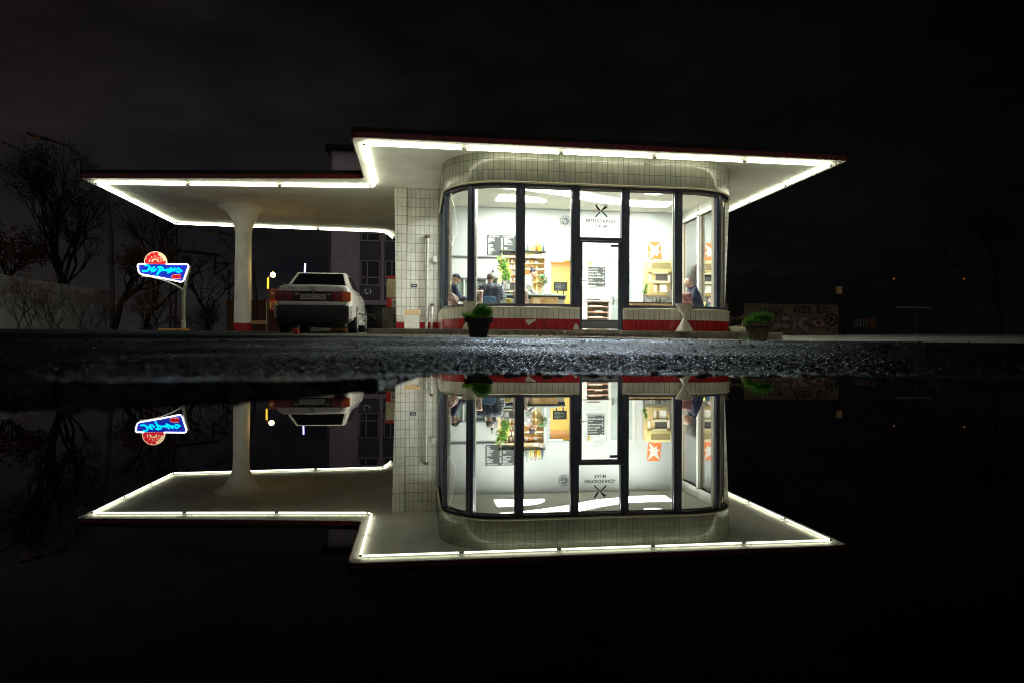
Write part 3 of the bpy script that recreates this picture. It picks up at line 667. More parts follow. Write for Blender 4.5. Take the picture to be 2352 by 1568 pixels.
# canopy column with trumpet head
cc = PZ(568, 478, SOF); gzc = g1(cc.x, cc.y)-.05; base = P(557, 755, cc.y)
cb = MB(); prof = [(.262, .32), (.25, 1.5), (.245, 3.35), (.249, 3.36)]
h = SOF-gzc
prof = [(.272, .36), (.262, 1.6), (.252, h-.95), (.26, h-.945), (.262, h-.8), (.30, h-.6), (.38, h-.4), (.48, h-.22), (.6, h-.1), (.74, h-.03), (.82, h-.002)]
clm = MB().lathe(prof, (base.x, cc.y, gzc), 40).build('canopy_column', M['column'], cafe, smooth=50)
MB().lathe([(.275, 0), (.275, .359)], (base.x, cc.y, gzc), 40).build('red_base', M['redpaint'], clm, smooth=50)
# ---- plinth
kb = MB(); pts = rounded([(-1.15, 15.5), (8.02, 15.5), (8.02, 16.2), (8.65, 20.3), (9.6, 21), (9.6, 26.2), (-1.0, 26.2), (-1.15, 20)], [.5, .05, .05, .05, .05, .05, .05, .05], 8)
kerb = MB().poly([(p.x, p.y, .2) for p in pts], (0, 0, .325)).build('plinth', M['kerb'], cafe)
mbp = MB(); mbp.poly([(p.x, p.y, .5255) for p in inset(pts, -.012)], (0, 0, .0145)); mbp.build('plinth_top', M['kerbtop'], kerb)
# ---- interior shell
ipts = [bay(s, .2)[0] for s in srange(-SEND+.02, SEND-.02)]
fl = MB().poly([(p.x, p.y, .5405) for p in ipts], (0, 0, FLOOR-.5405)).build('cafe_floor', M['floor'], cafe)
CE = 4.24
mb = MB(); mb.poly([(p.x, p.y, CE) for p in [bay(s, .141)[0] for s in srange(-SEND+.02, SEND-.02)]], (0, 0, .04)); ce = mb.build('cafe_ceiling', M['ceil'], cafe)
mb = MB(); mb.add([(*bay(s, .1415)[0].xy, z) for s in srange(-SEND, SEND) for z in (4.0281, CE)], [(2*k, 2*k+2, 2*k+3, 2*k+1) for k in range(len(srange(-SEND, SEND))-1)]); mb.build('frieze_lining', M['ceil'], cafe, fixn=False)
LZ = CE-.012
def lamp(pts): 
    mb = MB(); mb.poly(pts, (0, 0, .009)); mb.build('ceiling_light', M['panel'], ce)
sw_far = [(1106, 429.5), (1206, 437.7), (1260, 445), (1312, 453), (1336, 459), (1380, 466.5), (1425.6, 471), (1451.7, 474.5), (1490, 476), (1530, 476.5)]
sw_near = [(1547, 465.7), (1500, 464.2), (1451.7, 462), (1425.6, 458.6), (1380, 451), (1336, 441), (1312, 434), (1260, 424.5), (1206, 420.5), (1150, 421)]
lamp([PZ(*p, LZ) for p in sw_far+sw_near])
lamp([PZ(*p, LZ) for p in ((1139.5, 462.7), (1148, 448.4), (1184.7, 450.3), (1207, 452), (1233.5, 455), (1246, 458.3), (1252.6, 461.5), (1254, 464), (1252, 465.8), (1246, 466), (1207.3, 464.4))])
ec = PZ(1508.5, 441.5, LZ); lamp([ec+Vector((.35*math.cos(q), .34*math.sin(q), 0)) for q in np.linspace(0, 2*PI, 33)[:-1]])
# back wall with its openings: pass-through and shelf niche (x .95-3.70, z 1.5-2.77), kitchen doorway, grey door
XL, XR = .58, 8.05; PT0, PT1 = .97, 3.69; KD0, KD1 = 3.86, 4.6; GD0, GD1 = 5.7, 6.36
bw = MB(); y0, y1 = BACK, BACK+.12
for a in ((XL, .56, PT0, CE), (PT0, 2.775, PT1, CE), (PT0, .56, PT1, 1.45), (PT1, .56, KD0, CE), (KD0, 2.73, KD1, CE), (KD1, .56, XR, CE)): bw.box((a[0], y0, a[1]), (a[2], y1, a[3]))
bwo = bw.build('back_wall', M['greywall'], cafe)
mb = MB(); mb.bbox((PT0-.02, y0-.03, 2.765), (2.33, y0+.02, 2.8), .004); mb.build('wall_ledge', M['framegrey'], bwo)
mb = MB(); mb.box((PT0, y0+.03, 2.17), (2.325, y0+.07, 2.764)); mb.build('blind_panel', M['white'], bwo)
mb = MB(); mb.box((PT0, y0-.01, 2.12), (2.3, y0+.06, 2.168)); mb.build('pass_ledge', M['framegrey'], bwo)
mb = MB()
for x in (PT0+.02, 1.3, 1.62, 1.95, 2.28): mb.box((x, y0, 1.451), (x+.045, y0+.06, 2.119))
mb.build('pane_bar', M['trimwhite'], bwo)
mb = MB(); mb.box((PT0, y0+.07, 1.451), (2.32, y0+.1, 2.119)); mb.build('green_pane', pm('green_pane', (.2, .28, .22), .2), bwo)
# niche: back, side, soffit
nb = MB(); nb.box((2.33, 20.42, 1.45), (PT1, 20.46, 2.98)); nb.box((2.327, y1, 1.45), (2.36, 20.42, 2.98)); nb.box((PT1-.01, y1, 1.45), (PT1+.02, 20.42, 2.98)); nb.box((2.36, y1, 1.43), (PT1-.01, 20.42, 1.45)); nb.box((2.36, y1, 2.78), (PT1-.01, 20.42, 2.8))
nb.build('shelf_niche', M['beige'], cafe)
# doorways
def frame(x0, x1, zt, m, w=.09):
    mb = MB()
    for a in ((x0-w, .56, x0, zt), (x1, .56, x1+w, zt), (x0-w, zt, x1+w, zt+w)): mb.bbox((a[0], y0-.03, a[1]), (a[2], y0+.0, a[3]), .006)
    return mb.build('door_frame', m, cafe)
frame(KD0, KD1, 2.73, M['doorgrey'], .07); 
mb = MB(); mb.box((3.5, 22.6, .56), (5.5, 22.7, 2.95)); kr = mb.build('kitchen_wall', M['yellow'], cafe)
mb = MB(); mb.box((3.5, 22.58, 2.7), (5.5, 22.598, 2.95)); mb.build('wall_band', M['orangeb'], kr)
mb = MB(); mb.box((5.1, y1, .56), (5.2, 22.6, 2.95)); mb.box((3.45, y1, .56), (3.5, 22.6, 2.95)); mb.box((3.5, y1, 2.95), (5.1, 22.7, 3.0)); mb.build('kitchen_side', M['yellow'], kr)
mb = MB(); mb.box((3.5, y1, .54), (5.1, 22.6, .56)); mb.build('kitchen_floor', M['floor'], kr)
mb = MB(); mb.box((4.2, 21.2, 2.93), (4.6, 22.0, 2.949)); mb.build('kitchen_fill_light', em('kitchen_fill_light', (1, .93, .75), 30), kr)  # added ceiling panel out of view, brightens the yellow room
kd = MB(); kd.box((KD0+.01, y1+.01, .57), (KD0+.05, y1+.75, 2.7)); kd = kd.build('kitchen_door', M['orangeb'], cafe)
gd = MB(); gd.bbox((GD0, y0-.012, .57), (GD1, y0-.001, 2.7), .004); gd = gd.build('grey_door', M['doorgrey'], cafe); frame(GD0, GD1, 2.7, M['trimwhite'], .1)
mb = MB(); mb.cap((GD0+.06, y0-.06, 1.62), (GD0+.2, y0-.06, 1.6), .014, .012, 8); mb.bbox((GD0+.04, y0-.03, 1.45), (GD0+.08, y0-.012, 1.68), .004); mb.build('door_handle', M['steel'], gd)
for s0, s1 in ((-SEND+.3, -.72), (.72, SEND-.3)): ribbon('window_bench', s0, s1, .24, .62, .98, 1.03, M['trimwhite'], cafe); ribbon('bench_front', s0+.02, s1-.02, .52, .56, .5605, .979, M['white'], cafe)
mb = MB(); q = P(1605, 507, 19); mb.tube([(q.x-.02, q.y, q.z-.13), (q.x-.02, q.y, CE)], .012, 6); mb.build('pull_cord', M['trimwhite'], cafe)
# ================================================================ CAFE FURNISHINGS
YB = BACK-.004
def flat(name, p0, p1, y, t, m, parent=None, r=.006):     # upright panel facing -Y between two corners (x,z)
    mb = MB(); x0, x1 = sorted((p0.x, p1.x)); z0, z1 = sorted((p0.z, p1.z)); mb.bbox((x0, y-t, z0), (x1, y, z1), r); return mb.build(name, m, parent)
def mtag(o, label, cat, group=None): return tag(o, label, cat, group)
# menu board with its rows of white lettering
a, b_ = P(1119, 540, YB), P(1192, 588, YB)
menu = thing('menu_board', 'dark grey menu board with white price list on the wall above the counter', 'menu board', (a.x, YB, b_.z))
flat('panel', a, b_, YB, .02, M['board'], menu, .012)
mb = MB(); rnd = random.Random(3)
def wline(x, z, w, h=.016):
    e = x
    while e < x+w:
        l = rnd.uniform(.02, .07); mb.box((e, YB-.0235, z), (min(e+l, x+w), YB-.0205, z+h)); e += l+.008
W_ = b_.x-a.x
mbtext(mb, 'GETRÄNKE', .062, (a.x+.2, YB-.022, a.z-.062)); mbtext(mb, 'FRÜHSTÜCK', .058, (a.x+.63, YB-.022, a.z-.066))
names = ['FILTERKAFFEE', 'ESPRESSO', 'CAPPUCCINO', 'MILCHKAFFEE', 'KAKAO', 'TEE', '', 'KOLA 0,33', 'ORANGE', 'APFELSAFT', 'LIMO', 'WASSER 0,25', 'SPRUDEL 0,7', 'BIER VOM FASS', 'ALSTER', 'WEIN 0,2', 'SEKT', 'RADLER']
for k, nme in enumerate(names):
    z = a.z-.105-k*.0275
    if nme: mbtext(mb, nme, .031, (a.x+.025, YB-.022, z), align='LEFT', bold=.0006); mbtext(mb, '%d,%d0' % (1+k % 3, (k*3) % 9), .031, (a.x+.43, YB-.022, z), bold=.0006)
for k, nme in enumerate(['BRÖTCHEN', 'RÜHREI', 'STULLE KÄSE', 'STULLE WURST', 'MÜSLI', 'GR. FRÜHSTÜCK', '', '', 'IMBISS', 'SUPPE', 'BOCKWURST', 'KARTOFFELSALAT', 'FRIKADELLE']):
    z = a.z-.11-k*.034
    if nme: mbtext(mb, nme, .034, (a.x+.5, YB-.022, z), align='LEFT', bold=.0006); mbtext(mb, '%d,%d0' % (2+k % 4, (k*5) % 9), .034, (b_.x-.04, YB-.022, z), bold=.0006)
mb.build('lettering', M['chalk'], menu)
# spiky wall clock
c = P(1299, 509, YB)
ck = thing('wall_clock', 'round grey wall clock with a ring of spokes on the back wall', 'clock', (c.x, YB, c.z))
MB().disc((c.x, YB-.03, c.z), .1, t=.03, n=32).build('clock_face', pm('clock_grey', (.1, .11, .12), .5), ck)
mb = MB(); R_ = .165
ring = [Vector((c.x+R_*math.cos(q), YB-.02, c.z+R_*math.sin(q))) for q in np.linspace(0, 2*PI, 13)[:-1]]
mb.tube(ring, .006, 5, closed=True)
for k in range(12): q = 2*PI*k/12; mb.tube([(c.x+.09*math.cos(q), YB-.02, c.z+.09*math.sin(q)), (c.x+.175*math.cos(q), YB-.02, c.z+.175*math.sin(q))], .006, 5)
mb.build('spoke_ring', pm('clock_ring', (.12, .12, .11), .5), ck)
for q, l in ((165, .11), (245, .08)): MB().tube([(c.x, YB-.035, c.z), (c.x+l*math.cos(math.radians(q)), YB-.035, c.z+l*math.sin(math.radians(q)))], .007, 5).build('clock_hand', M['chalk'], ck)
# poster with the six-pointed star
a, b_ = P(1486.5, 554.5, YB), P(1521, 602, YB)
def onP(zx, zy): v = P(1441.2+.1172*zx, 528.3+.1172*zy, YB); return v
o4 = [onP(*q) for q in ((396, 230), (648, 242), (676, 632), (415, 628))]
po = thing('poster', 'tilted orange poster with white star above the wall machine', 'poster', (o4[3].x, YB, o4[3].z))
MB().poly([(p.x, YB-.004, p.z) for p in o4], (0, -.004, 0)).build('poster_sheet', M['orange'], po)
star = [onP(*q) for q in ((398, 240), (530, 342), (648, 250), (594, 396), (652, 455), (588, 460), (588, 520), (540, 487), (418, 600), (465, 460), (410, 460), (470, 400))]
MB().poly([(p.x, YB-.0085, p.z) for p in star], (0, -.002, 0)).build('star', M['chalk'], po)
p = onP(572, 606); text('lettering', 'stern', .075, (p.x, YB-.0095, p.z), M['chalk'], po, width=onP(660, 600).x-onP(482, 600).x, bold=.002)
# old wall vending machine
a, b_ = P(1477, 601, YB), P(1534.5, 681, YB)
vm = thing('vending_machine', 'old yellow and brown wall mounted vending machine under the star poster', 'machine', (a.x, YB, b_.z))
x0, x1, z0, z1 = a.x, b_.x, b_.z, a.z; w = x1-x0; h = z1-z0
MB().bbox((x0, YB-.26, z0), (x1, YB, z1), .05).build('case', pm('tan_enamel', (.6, .45, .2), .4, noise=(3, .1)), vm, smooth=40)
mb = MB(); mb.bbox((x0+.05, YB-.31, z1-.36), (x1+.005, YB-.2, z1+.0), .04); mb.build('hood', pm('hood_enamel', (.72, .6, .26), .35), vm, smooth=40)
flat('front_window', Vector((x0+.16, 0, z1-.06)), Vector((x1-.04, 0, z1-.25)), YB-.305, .008, pm('dull_olive', (.3, .24, .11), .4), vm)
flat('hood_lip', Vector((x0+.2, 0, z1-.33)), Vector((x1-.12, 0, z1-.4)), YB-.255, .05, M['cream'], vm, .015)
flat('recess', Vector((x0+.3, 0, z1-.41)), Vector((x1-.12, 0, z1-.6)), YB-.255, .012, pm('smoky_glass', (.1, .09, .08), .15), vm)
flat('delivery_shelf', Vector((x0+.2, 0, z1-.6)), Vector((x1-.12, 0, z1-.68)), YB-.255, .05, M['cream'], vm, .012)
flat('label_strip', Vector((x0+.09, 0, z1-.42)), Vector((x0+.155, 0, z1-.63)), YB-.258, .01, M['paper'], vm, .003)
flat('label_strip', Vector((x1-.1, 0, z1-.42)), Vector((x1-.035, 0, z1-.65)), YB-.258, .01, M['paper'], vm, .003)
flat('notice', Vector((x0+.43, 0, z1-.7)), Vector((x1-.14, 0, z1-.94)), YB-.258, .006, M['paper'], vm, .002)
flat('notice', Vector((x0+.27, 0, z1-.72)), Vector((x0+.32, 0, z1-.94)), YB-.258, .006, M['paper'], vm, .002)
mb = MB(); mb.tube([(x0+.38, YB-.28, z1-.72), (x0+.38, YB-.28, z1-.9)], .022, 8); mb.build('lever', M['rust'], vm)
for k, z in enumerate((.15, .5, .85)): MB().bbox((x0-.012, YB-.2, z1-z*h-.04), (x0+.02, YB-.15, z1-z*h+.04), .004).build('hinge', M['zinc'], vm)
# notice, chalkboard and low shelf by the door
a, b_ = P(1367, 584, YB), P(1389, 599, YB); mtag(flat('paper_notice', a, b_, YB, .008, M['greypaper'], None, .002), 'grey printed notice above the chalkboard seen through the door', 'notice')
a, b_ = P(1349.5, 613, YB), P(1391, 661.5, YB)
cb = thing('chalkboard', 'small chalkboard with handwritten dishes seen through the glass door', 'chalkboard', (a.x, YB, b_.z))
flat('frame', a, b_, YB, .012, M['trimwhite'], cb, .012)
flat('slate', Vector((a.x+.02, 0, a.z)), Vector((b_.x-.02, 0, b_.z+.03)), YB-.0121, .006, M['board'], cb, .01)
mb = MB()
for k, (t, sz) in enumerate((('Currywurst', .06), ('Minestrone', .06), ('Pasta al Kilo', .075), ('Gemüse-Eintopf', .07), ('mit Brot', .045), ('Schinken-Wurst', .07), ('mit Pommes', .045))):
    mbtext(mb, t, sz, (a.x+.03, YB-.019, a.z-.085-k*.082), align='LEFT', shear=.3)
for k in range(6): mbtext(mb, '%d.-' % (4+k % 3), .06, (b_.x-.07, YB-.019, a.z-.085-k*.1), shear=.3)
mb.build('chalk_writing', M['chalk'], cb)
a = P(1354, 611, YB); q = MB(); q.lathe([(.035, 0), (.02, .01), (.008, .02), (.008, .05), (.035, .08), (.045, .17)], (a.x, YB-.06, a.z-.03), 12)
mtag(q.build('beer_cutout', M['yellowchair'], smooth=40), 'small yellow beer glass ornament at the chalkboard corner', 'ornament')
a = P(1387, 613, YB); q = MB().poly([(a.x-.1, YB-.02, a.z-.03), (a.x+.08, YB-.02, a.z), (a.x+.07, YB-.02, a.z+.07), (a.x-.1, YB-.02, a.z+.03)], (0, -.004, 0)); mtag(q.build('paper_slip', M['paper']), 'cream paper slip pinned on the chalkboard top edge', 'note')
a, b_ = P(1337, 690, 19.7), P(1404, 745, 19.7); x0, x1 = a.x, b_.x; z1 = a.z; yf = 19.7
ls = thing('low_shelf', 'low white shelf with four rows of magazines beside the grey door', 'shelf', (x0, yf, .56))
for nm, A, B in (('side_panel', (x0, yf, .56), (x0+.16, BACK, z1-.03)), ('side_panel', (x1-.07, yf, .56), (x1, BACK, z1-.03)), ('shelf_top', (x0-.02, yf-.02, z1-.03), (x1+.02, BACK, z1)), ('back_panel', (x0+.161, BACK-.03, .56), (x1-.071, BACK-.001, z1-.031))): MB().bbox(A, B, .004).build(nm, M['trimwhite'] if nm != 'back_panel' else M['beige'], ls)
for k in range(4):
    z = z1-.17-k*.16; sh_ = MB().box((x0+.161, yf+.02, z-.02), (x1-.071, BACK-.031, z)).build('shelf_board', M['trimwhite'], ls); MB().box((x0+.161, yf+.012, z-.022), (x1-.071, yf+.0195, z+.004)).build('shelf_edge', M['shelfred'], sh_)
    for xo, wd, mm, nm in (((.22, .4, M['paper'], 'folded newspaper on the %s board of the low white shelf'),) if k in (0, 2) else ((.4, .22, M['paper'], 'crumpled magazine on the %s board of the low white shelf'),) if k == 1 else ((.19, .26, M['yellowchair'], 'yellow box on the lowest board of the low shelf'), (.5, .22, M['greypaper'], 'grey stack of leaflets on the lowest board of the low shelf'))):
        mtag(MB().bbox((x0+xo, yf+.03, z+.001), (x0+xo+wd, yf+.3, z+(.03 if k < 3 else .07)), .006).build('magazine' if k < 3 else 'box', mm), nm % ('top', 'second', 'third', 'lowest')[k] if '%' in nm else nm, 'magazine' if k < 3 else 'box')
a = P(1365, 688.5, 19.8); mtag(MB().lathe([(.02, 0), (.2, .012), (.22, .04), (.2, .035), (.02, .02)], (a.x, 19.92, z1+.001), 24).build('tray', M['rust'], smooth=40), 'round dark tray on top of the low white shelf', 'tray')
# back-bar shelves in the niche with goods
bar = thing('bar_shelf', 'tall beige back bar shelf with red edged boards behind the counter', 'shelf', (3., 20.35, 1.45))
x0, x1 = 2.62, PT1-.01
zs = [2.975, 2.785, 2.628, 2.45, 2.28, 2.08]
tops = MB(); tops.box((2.36, 20.06, 2.955), (PT1+.03, 20.199, 2.975)); tops.build('top_board', M['board'], bar)
MB().box((2.4, 20.19, 2.801), (PT1, 20.198, 2.954)).build('upper_back', M['beige'], bar)
for k, z in enumerate(zs[1:]):
    t_ = .16 if k == 0 else 0
    sb = MB().box((x0, 20.14 if k == 0 else 20.23, z-.012), (x1, 20.189 if k == 0 else 20.419, z)).build('shelf_board', M['beige'], bar)
    MB().box((x0, (20.13 if k == 0 else 20.22), z-.013), (x1, (20.1395 if k == 0 else 20.2295), z+.001)).build('shelf_edge', M['shelfred'], sb)
MB().box((2.6, 20.23, 1.45), (2.619, 20.419, 2.77)).build('side_panel', M['beige'], bar)
def bottle(x, y, z, h, r, mat, capm, label, neck=.33, group='bottles on the top shelf'):
    t = thing('bottle', label, 'bottle', (x, y, z), 0, group)
    MB().lathe([(r*.9, 0), (r, .01), (r, h*(1-neck-.12)), (r*.8, h*(1-neck-.04)), (r*.36, h*(1-neck+.04)), (r*.33, h*.93), (r*.4, h*.935), (r*.4, h*.96)], (x, y, z), 14).build('glass_body', mat, t, smooth=50)
    MB().lathe([(r*.42, h*.94), (r*.42, h)], (x, y, z), 10).build('bottle_cap', capm, t, smooth=50); return t
gl = lambda n_, c: pm(n_, c, .1, coat=.5)
BM = [gl('bottle_clear', (.2, .24, .2)), gl('bottle_straw', (.42, .34, .1)), gl('bottle_yellow', (.6, .42, .03)), gl('bottle_amber', (.28, .12, .02)), gl('bottle_blue', (.04, .09, .14)), gl('bottle_pale', (.42, .4, .26))]
for k, (px, mi, hh, nm) in enumerate(((1206.5, 0, .2, 'clear bottle with black top, leftmost on the top shelf'), (1213, 0, .32, 'tall clear bottle with bent spout on the top shelf'), (1218, 5, .28, 'pale bottle beside the spout bottle on the top shelf'), (1222.5, 1, .29, 'straw coloured bottle left of the labelled one on the top shelf'), (1227, 5, .3, 'white labelled bottle in the middle of the top shelf'), (1232, 3, .3, 'amber bottle left of the yellow one on the top shelf'), (1238, 2, .3, 'bright yellow bottle on the top shelf'), (1243.5, 1, .28, 'straw coloured bottle right of the yellow one on the top shelf'), (1248, 4, .3, 'dark blue bottle at the right end of the top shelf'))):
    p = P(px, 578, 20.12); bottle(p.x, 20.12, 2.976, hh, .036, BM[mi], M['dark'] if k % 2 else M['trimwhite'], nm)
def jar(px, z, y, r, h, m, cm, label, group='jars and cups on the bar shelves'):
    p = P(px, 600, y); t = thing('jar', label, 'jar', (p.x, y, z), 0, group)
    MB().lathe([(r*.9, 0), (r, .01), (r, h*.8), (r*.8, h*.88)], (p.x, y, z), 14).build('jar_body', m, t, smooth=50); MB().lathe([(r*.95, h*.86), (r*.95, h)], (p.x, y, z), 14).build('lid', cm, t, smooth=50)
pj = [M['paper'], BM[5], M['trimwhite']]
jz = zs[1:]
for k, (px, row, yy) in enumerate(((1176, 1, 20.3), (1183, 1, 20.3), (1173, 2, 20.31), (1181, 2, 20.31), (1176, 3, 20.31), (1184, 3, 20.31), (1172, 4, 20.31), (1182, 4, 20.31))):
    jar(px, jz[row]+.001, yy, .045, .13 if row != 1 else .15, pj[k % 3], M['red'] if row in (1, 4) else M['trimwhite'], ('%s jar, %s of the pair on the %s red edged board beside the plant' % (('paper wrapped', 'pale glass', 'white')[k % 3], 'left' if k % 2 == 0 else 'right', ('', 'second', 'third', 'fourth', 'fifth')[row])))
def bx(name, px0, px1, z, y, h, m, label, cat, d=.12):
    a = P(px0, 600, y); b_ = P(px1, 600, y); return mtag(MB().bbox((a.x, y, z+.001), (b_.x, y+d, z+h), .006).build(name, m), label, cat)
y2 = 20.25
bx('box', 1208, 1216, jz[1], y2, .1, M['trimwhite'], 'white box left of the orange one on the bar shelf', 'box'); bx('box', 1217, 1227, jz[1], y2, .11, pm('pack_orange', (.72, .33, .1), .6), 'orange pack on the second bar shelf board', 'box')
bx('box', 1228, 1236, jz[1], y2, .075, M['trimwhite'], 'low white box right of the orange pack on the bar shelf', 'box')
bx('price_card', 1227, 1239, jz[0], 20.15, .105, M['paper'], 'white handwritten card under the bottles on the bar shelf', 'card', .006)
p = P(1245, 590, 20.16); cu = thing('white_jug', 'white jug right of the handwritten card on the bar shelf', 'jug', (p.x, 20.16, jz[0])); MB().lathe([(.035, 0), (.045, .01), (.045, .1), (.05, .13)], (p.x, 20.165, jz[0]+.001), 16).build('jug_body', M['trimwhite'], cu, smooth=50); MB().tube([(p.x+.045, 20.165, jz[0]+.1), (p.x+.085, 20.165, jz[0]+.085), (p.x+.08, 20.165, jz[0]+.05), (p.x+.045, 20.165, jz[0]+.035)], .008, 6).build('jug_handle', M['trimwhite'], cu)
for px0, px1, r_ in ((1207, 1224, 2), (1230, 1249, 2), (1240, 1249, 3)): bx('plate_stack', px0, px1, jz[r_], y2, .035, M['trimwhite'], {1207: 'stack of white plates behind the head of the barista', 1230: 'stack of white plates on the right of bar shelf board three', 1240: 'stack of white plates on the right of bar shelf board four'}[px0], 'plates')
# counter
cy0, cy1 = 18.1, 18.75; a = P(1146, 680, cy0); b_ = P(1299, 680, cy0)
ct = thing('counter', 'grey cafe counter with pale top and navy edge band', 'counter', (a.x, cy0, .56)); zt = 1.545
MB().bbox((a.x, cy0+.02, .56), (b_.x-.02, cy1, zt-.13), .004).build('counter_body', pm('counter_grey', (.48, .5, .46), .5, noise=(3, .05)), ct); MB().bbox((a.x, cy0, zt-.128), (b_.x, cy0+.03, zt-.04), .004).build('navy_band', M['navy'], ct); MB().bbox((a.x-.02, cy0-.03, zt-.039), (b_.x+.03, cy1+.02, zt), .006).build('counter_top', M['doorgrey'], ct)
a = P(1216, 679, 17.6); b_ = P(1287, 680, 17.6); zc = P(1250, 680, 17.6).z
cbn = thing('wooden_cabinet', 'orange wooden cabinet with black top in front of the counter', 'cabinet', (a.x, 17.6, .56))
MB().bbox((a.x+.08, 17.62, .56), (b_.x-.05, 18.02, zc-.03), .006).build('cabinet_body', M['wood'], cbn); MB().poly([(a.x-.06, 17.5, zc-.03), (b_.x, 17.58, zc-.03), (b_.x, 18.05, zc-.03), (a.x+.02, 18.05, zc-.03)], (0, 0, .03)).build('cabinet_top', M['dark'], cbn)
MB().box((a.x+.1, 17.612, .7), (a.x+.28, 17.6195, zc-.06)).build('cabinet_panel', M['beige'], cbn)
p = P(1302.5, 690, 18.9); mtag(MB().disc((p.x, 20.9, P(1302.5, 690, 20.9).z), .11, t=.02).build('round_vent', M['doorgrey']), 'round grey vent low in the yellow room behind the counter', 'vent')
# things on the counter
a, b_ = P(1271.5, 648, 18.3), P(1303, 669, 18.3); sg = thing('counter_sign', 'black framed price sign on feet at the counter end', 'sign', ((a.x+b_.x)/2, 18.3, zt))
mb = MB(); mb.bbox((a.x, 18.28, b_.z), (b_.x, 18.3, a.z), .006); mb.build('sign_frame', M['dark'], sg); flat('sign_face', Vector((a.x+.02, 0, a.z-.02)), Vector((b_.x-.02, 0, b_.z+.02)), 18.279, .003, M['board'], sg, .001)
for x in (a.x+.1, b_.x-.1): MB().bbox((x-.01, 18.26, zt+.001), (x+.01, 18.33, b_.z+.01), .003).build('foot', M['dark'], sg)
mb = MB()
for k in range(5): mb.box((a.x+.04, 18.2745, a.z-.06-k*.035), (a.x+.04+(.25 if k % 2 else .16), 18.2755, a.z-.052-k*.035))
mb.build('sign_lines', M['greypaper'], sg)
def leafball(mb, c, r, n, size, rng, sq=(1, 1, 1), up=.3):
    for _ in range(n):
        d = Vector((rng.gauss(0, 1), rng.gauss(0, 1), rng.gauss(0, 1))).normalized()*r*rng.random()**.4
        q = Vector(c)+Vector((d.x*sq[0], d.y*sq[1], d.z*sq[2])); t = Vector((rng.gauss(0, 1), rng.gauss(0, 1), rng.gauss(0, 1)+up)).normalized(); u = t.orthogonal().normalized(); l = size*rng.uniform(.6, 1.3)
        mb.add([q, q+t*l*.5+u*l*.28, q+t*l, q+t*l*.5-u*l*.28], [(0, 1, 2, 3)])
rg = random.Random(5)
p = P(1251, 675, 18.05); vs_ = thing('flower_vase', 'tall white vase of green sprigs on the counter', 'vase', (p.x, 18.25, zt))
MB().lathe([(.05, 0), (.055, .01), (.045, .1), (.035, .2), (.03, .24)], (p.x, 18.25, zt+.001), 16).build('vase_body', M['trimwhite'], vs_, smooth=50)
mb = MB()
for k in range(16):
    e = Vector((p.x+rg.uniform(-.14, .1), 18.25+rg.uniform(-.08, .08), zt+.27+rg.uniform(.06, .26))); mb.tube([(p.x, 18.25, zt+.22), e], .003, 3); leafball(mb, e, .04, 14, .05, rg)
mb.build('sprigs', pm('sprig_green', (.06, .2, .04), .6, noise=(6, .3)), vs_, fixn=False)
mb = MB()
for k in range(7):
    e = Vector((p.x+.07+rg.uniform(0, .13), 18.25+rg.uniform(-.05, .05), zt+.3+rg.uniform(.0, .3))); mb.tube([(p.x, 18.25, zt+.22), e], .003, 3); leafball(mb, e, .03, 10, .035, rg)
mb.build('pale_sprigs', M['paper'], vs_, fixn=False)
p = P(1242.5, 672, 18.2); mtag(MB().lathe([(.05, 0), (.055, .01), (.075, .15), (.08, .15), (.08, .17)], (p.x, 18.45, zt+.001), 18).build('beige_pot', M['beige'], smooth=50), 'beige tub of sugar sachets behind the vase on the counter', 'tub')
a, b_ = P(1256, 676, 18.2), P(1280, 680, 18.2); mtag(MB().bbox((a.x, 18.15, zt+.001), (b_.x, 18.4, zt+.04), .01).build('cake_dish', M['trimwhite']), 'flat white dish between vase and counter sign', 'dish')
# espresso machine and grinder
p = P(1165, 662, 18.4); es = thing('espresso_machine', 'chrome espresso machine on the counter under the hanging plant', 'coffee machine', (p.x, 18.45, zt))
MB().bbox((p.x-.14, 18.3, zt+.1), (p.x+.2, 18.7, zt+.34), .02).build('machine_body', M['steel'], es); MB().bbox((p.x-.14, 18.25, zt+.001), (p.x+.2, 18.7, zt+.06), .01).build('drip_tray', M['dark'], es)
for x in (-.04, .1): MB().cap((p.x+x, 18.29, zt+.14), (p.x+x+.03, 18.12, zt+.12), .016, .014, 8).build('portafilter', M['dark'], es)
MB().tube([(p.x+.22, 18.3, zt+.3), (p.x+.25, 18.26, zt+.2), (p.x+.24, 18.24, zt+.06)], .008, 6).build('steam_pipe', M['steel'], es); MB().ball((p.x+.23, 18.28, zt+.3), .03, 2).build('knob', M['dark'], es)
MB().bbox((p.x-.06, 18.27, zt+.14), (p.x+.05, 18.299, zt+.28), .006).build('white_panel', M['trimwhite'], es)
for k, x in enumerate((-.1, -.02, .08)): mtag(MB().lathe([(.025, 0), (.035, .06), (.032, .06), (.022, .005)], (p.x+x, 18.5, zt+.342), 12).build('cup', M['trimwhite'], smooth=50), ('left', 'middle', 'right')[k]+' white cup of three on the espresso machine', 'cup', 'cups on the espresso machine')
p = P(1133, 645, 20.1); bt = bottle(p.x, 20.17, 2.169, .33, .042, pm('wine_glass', (.01, .014, .01), .1, coat=.5), M['dark'], 'dark wine bottle with white label on the pass ledge', group=None)
MB().lathe([(.0428, .05), (.0428, .15)], (p.x, 20.17, 2.169), 14).build('bottle_label', M['trimwhite'], bt, smooth=50)
p = P(1142, 639, 20.1); mtag(MB().bbox((p.x-.06, 20.15, 2.169), (p.x+.05, 20.16, 2.33), .002).build('menu_card', M['greypaper']), 'grey printed card standing right of the wine bottle', 'card')
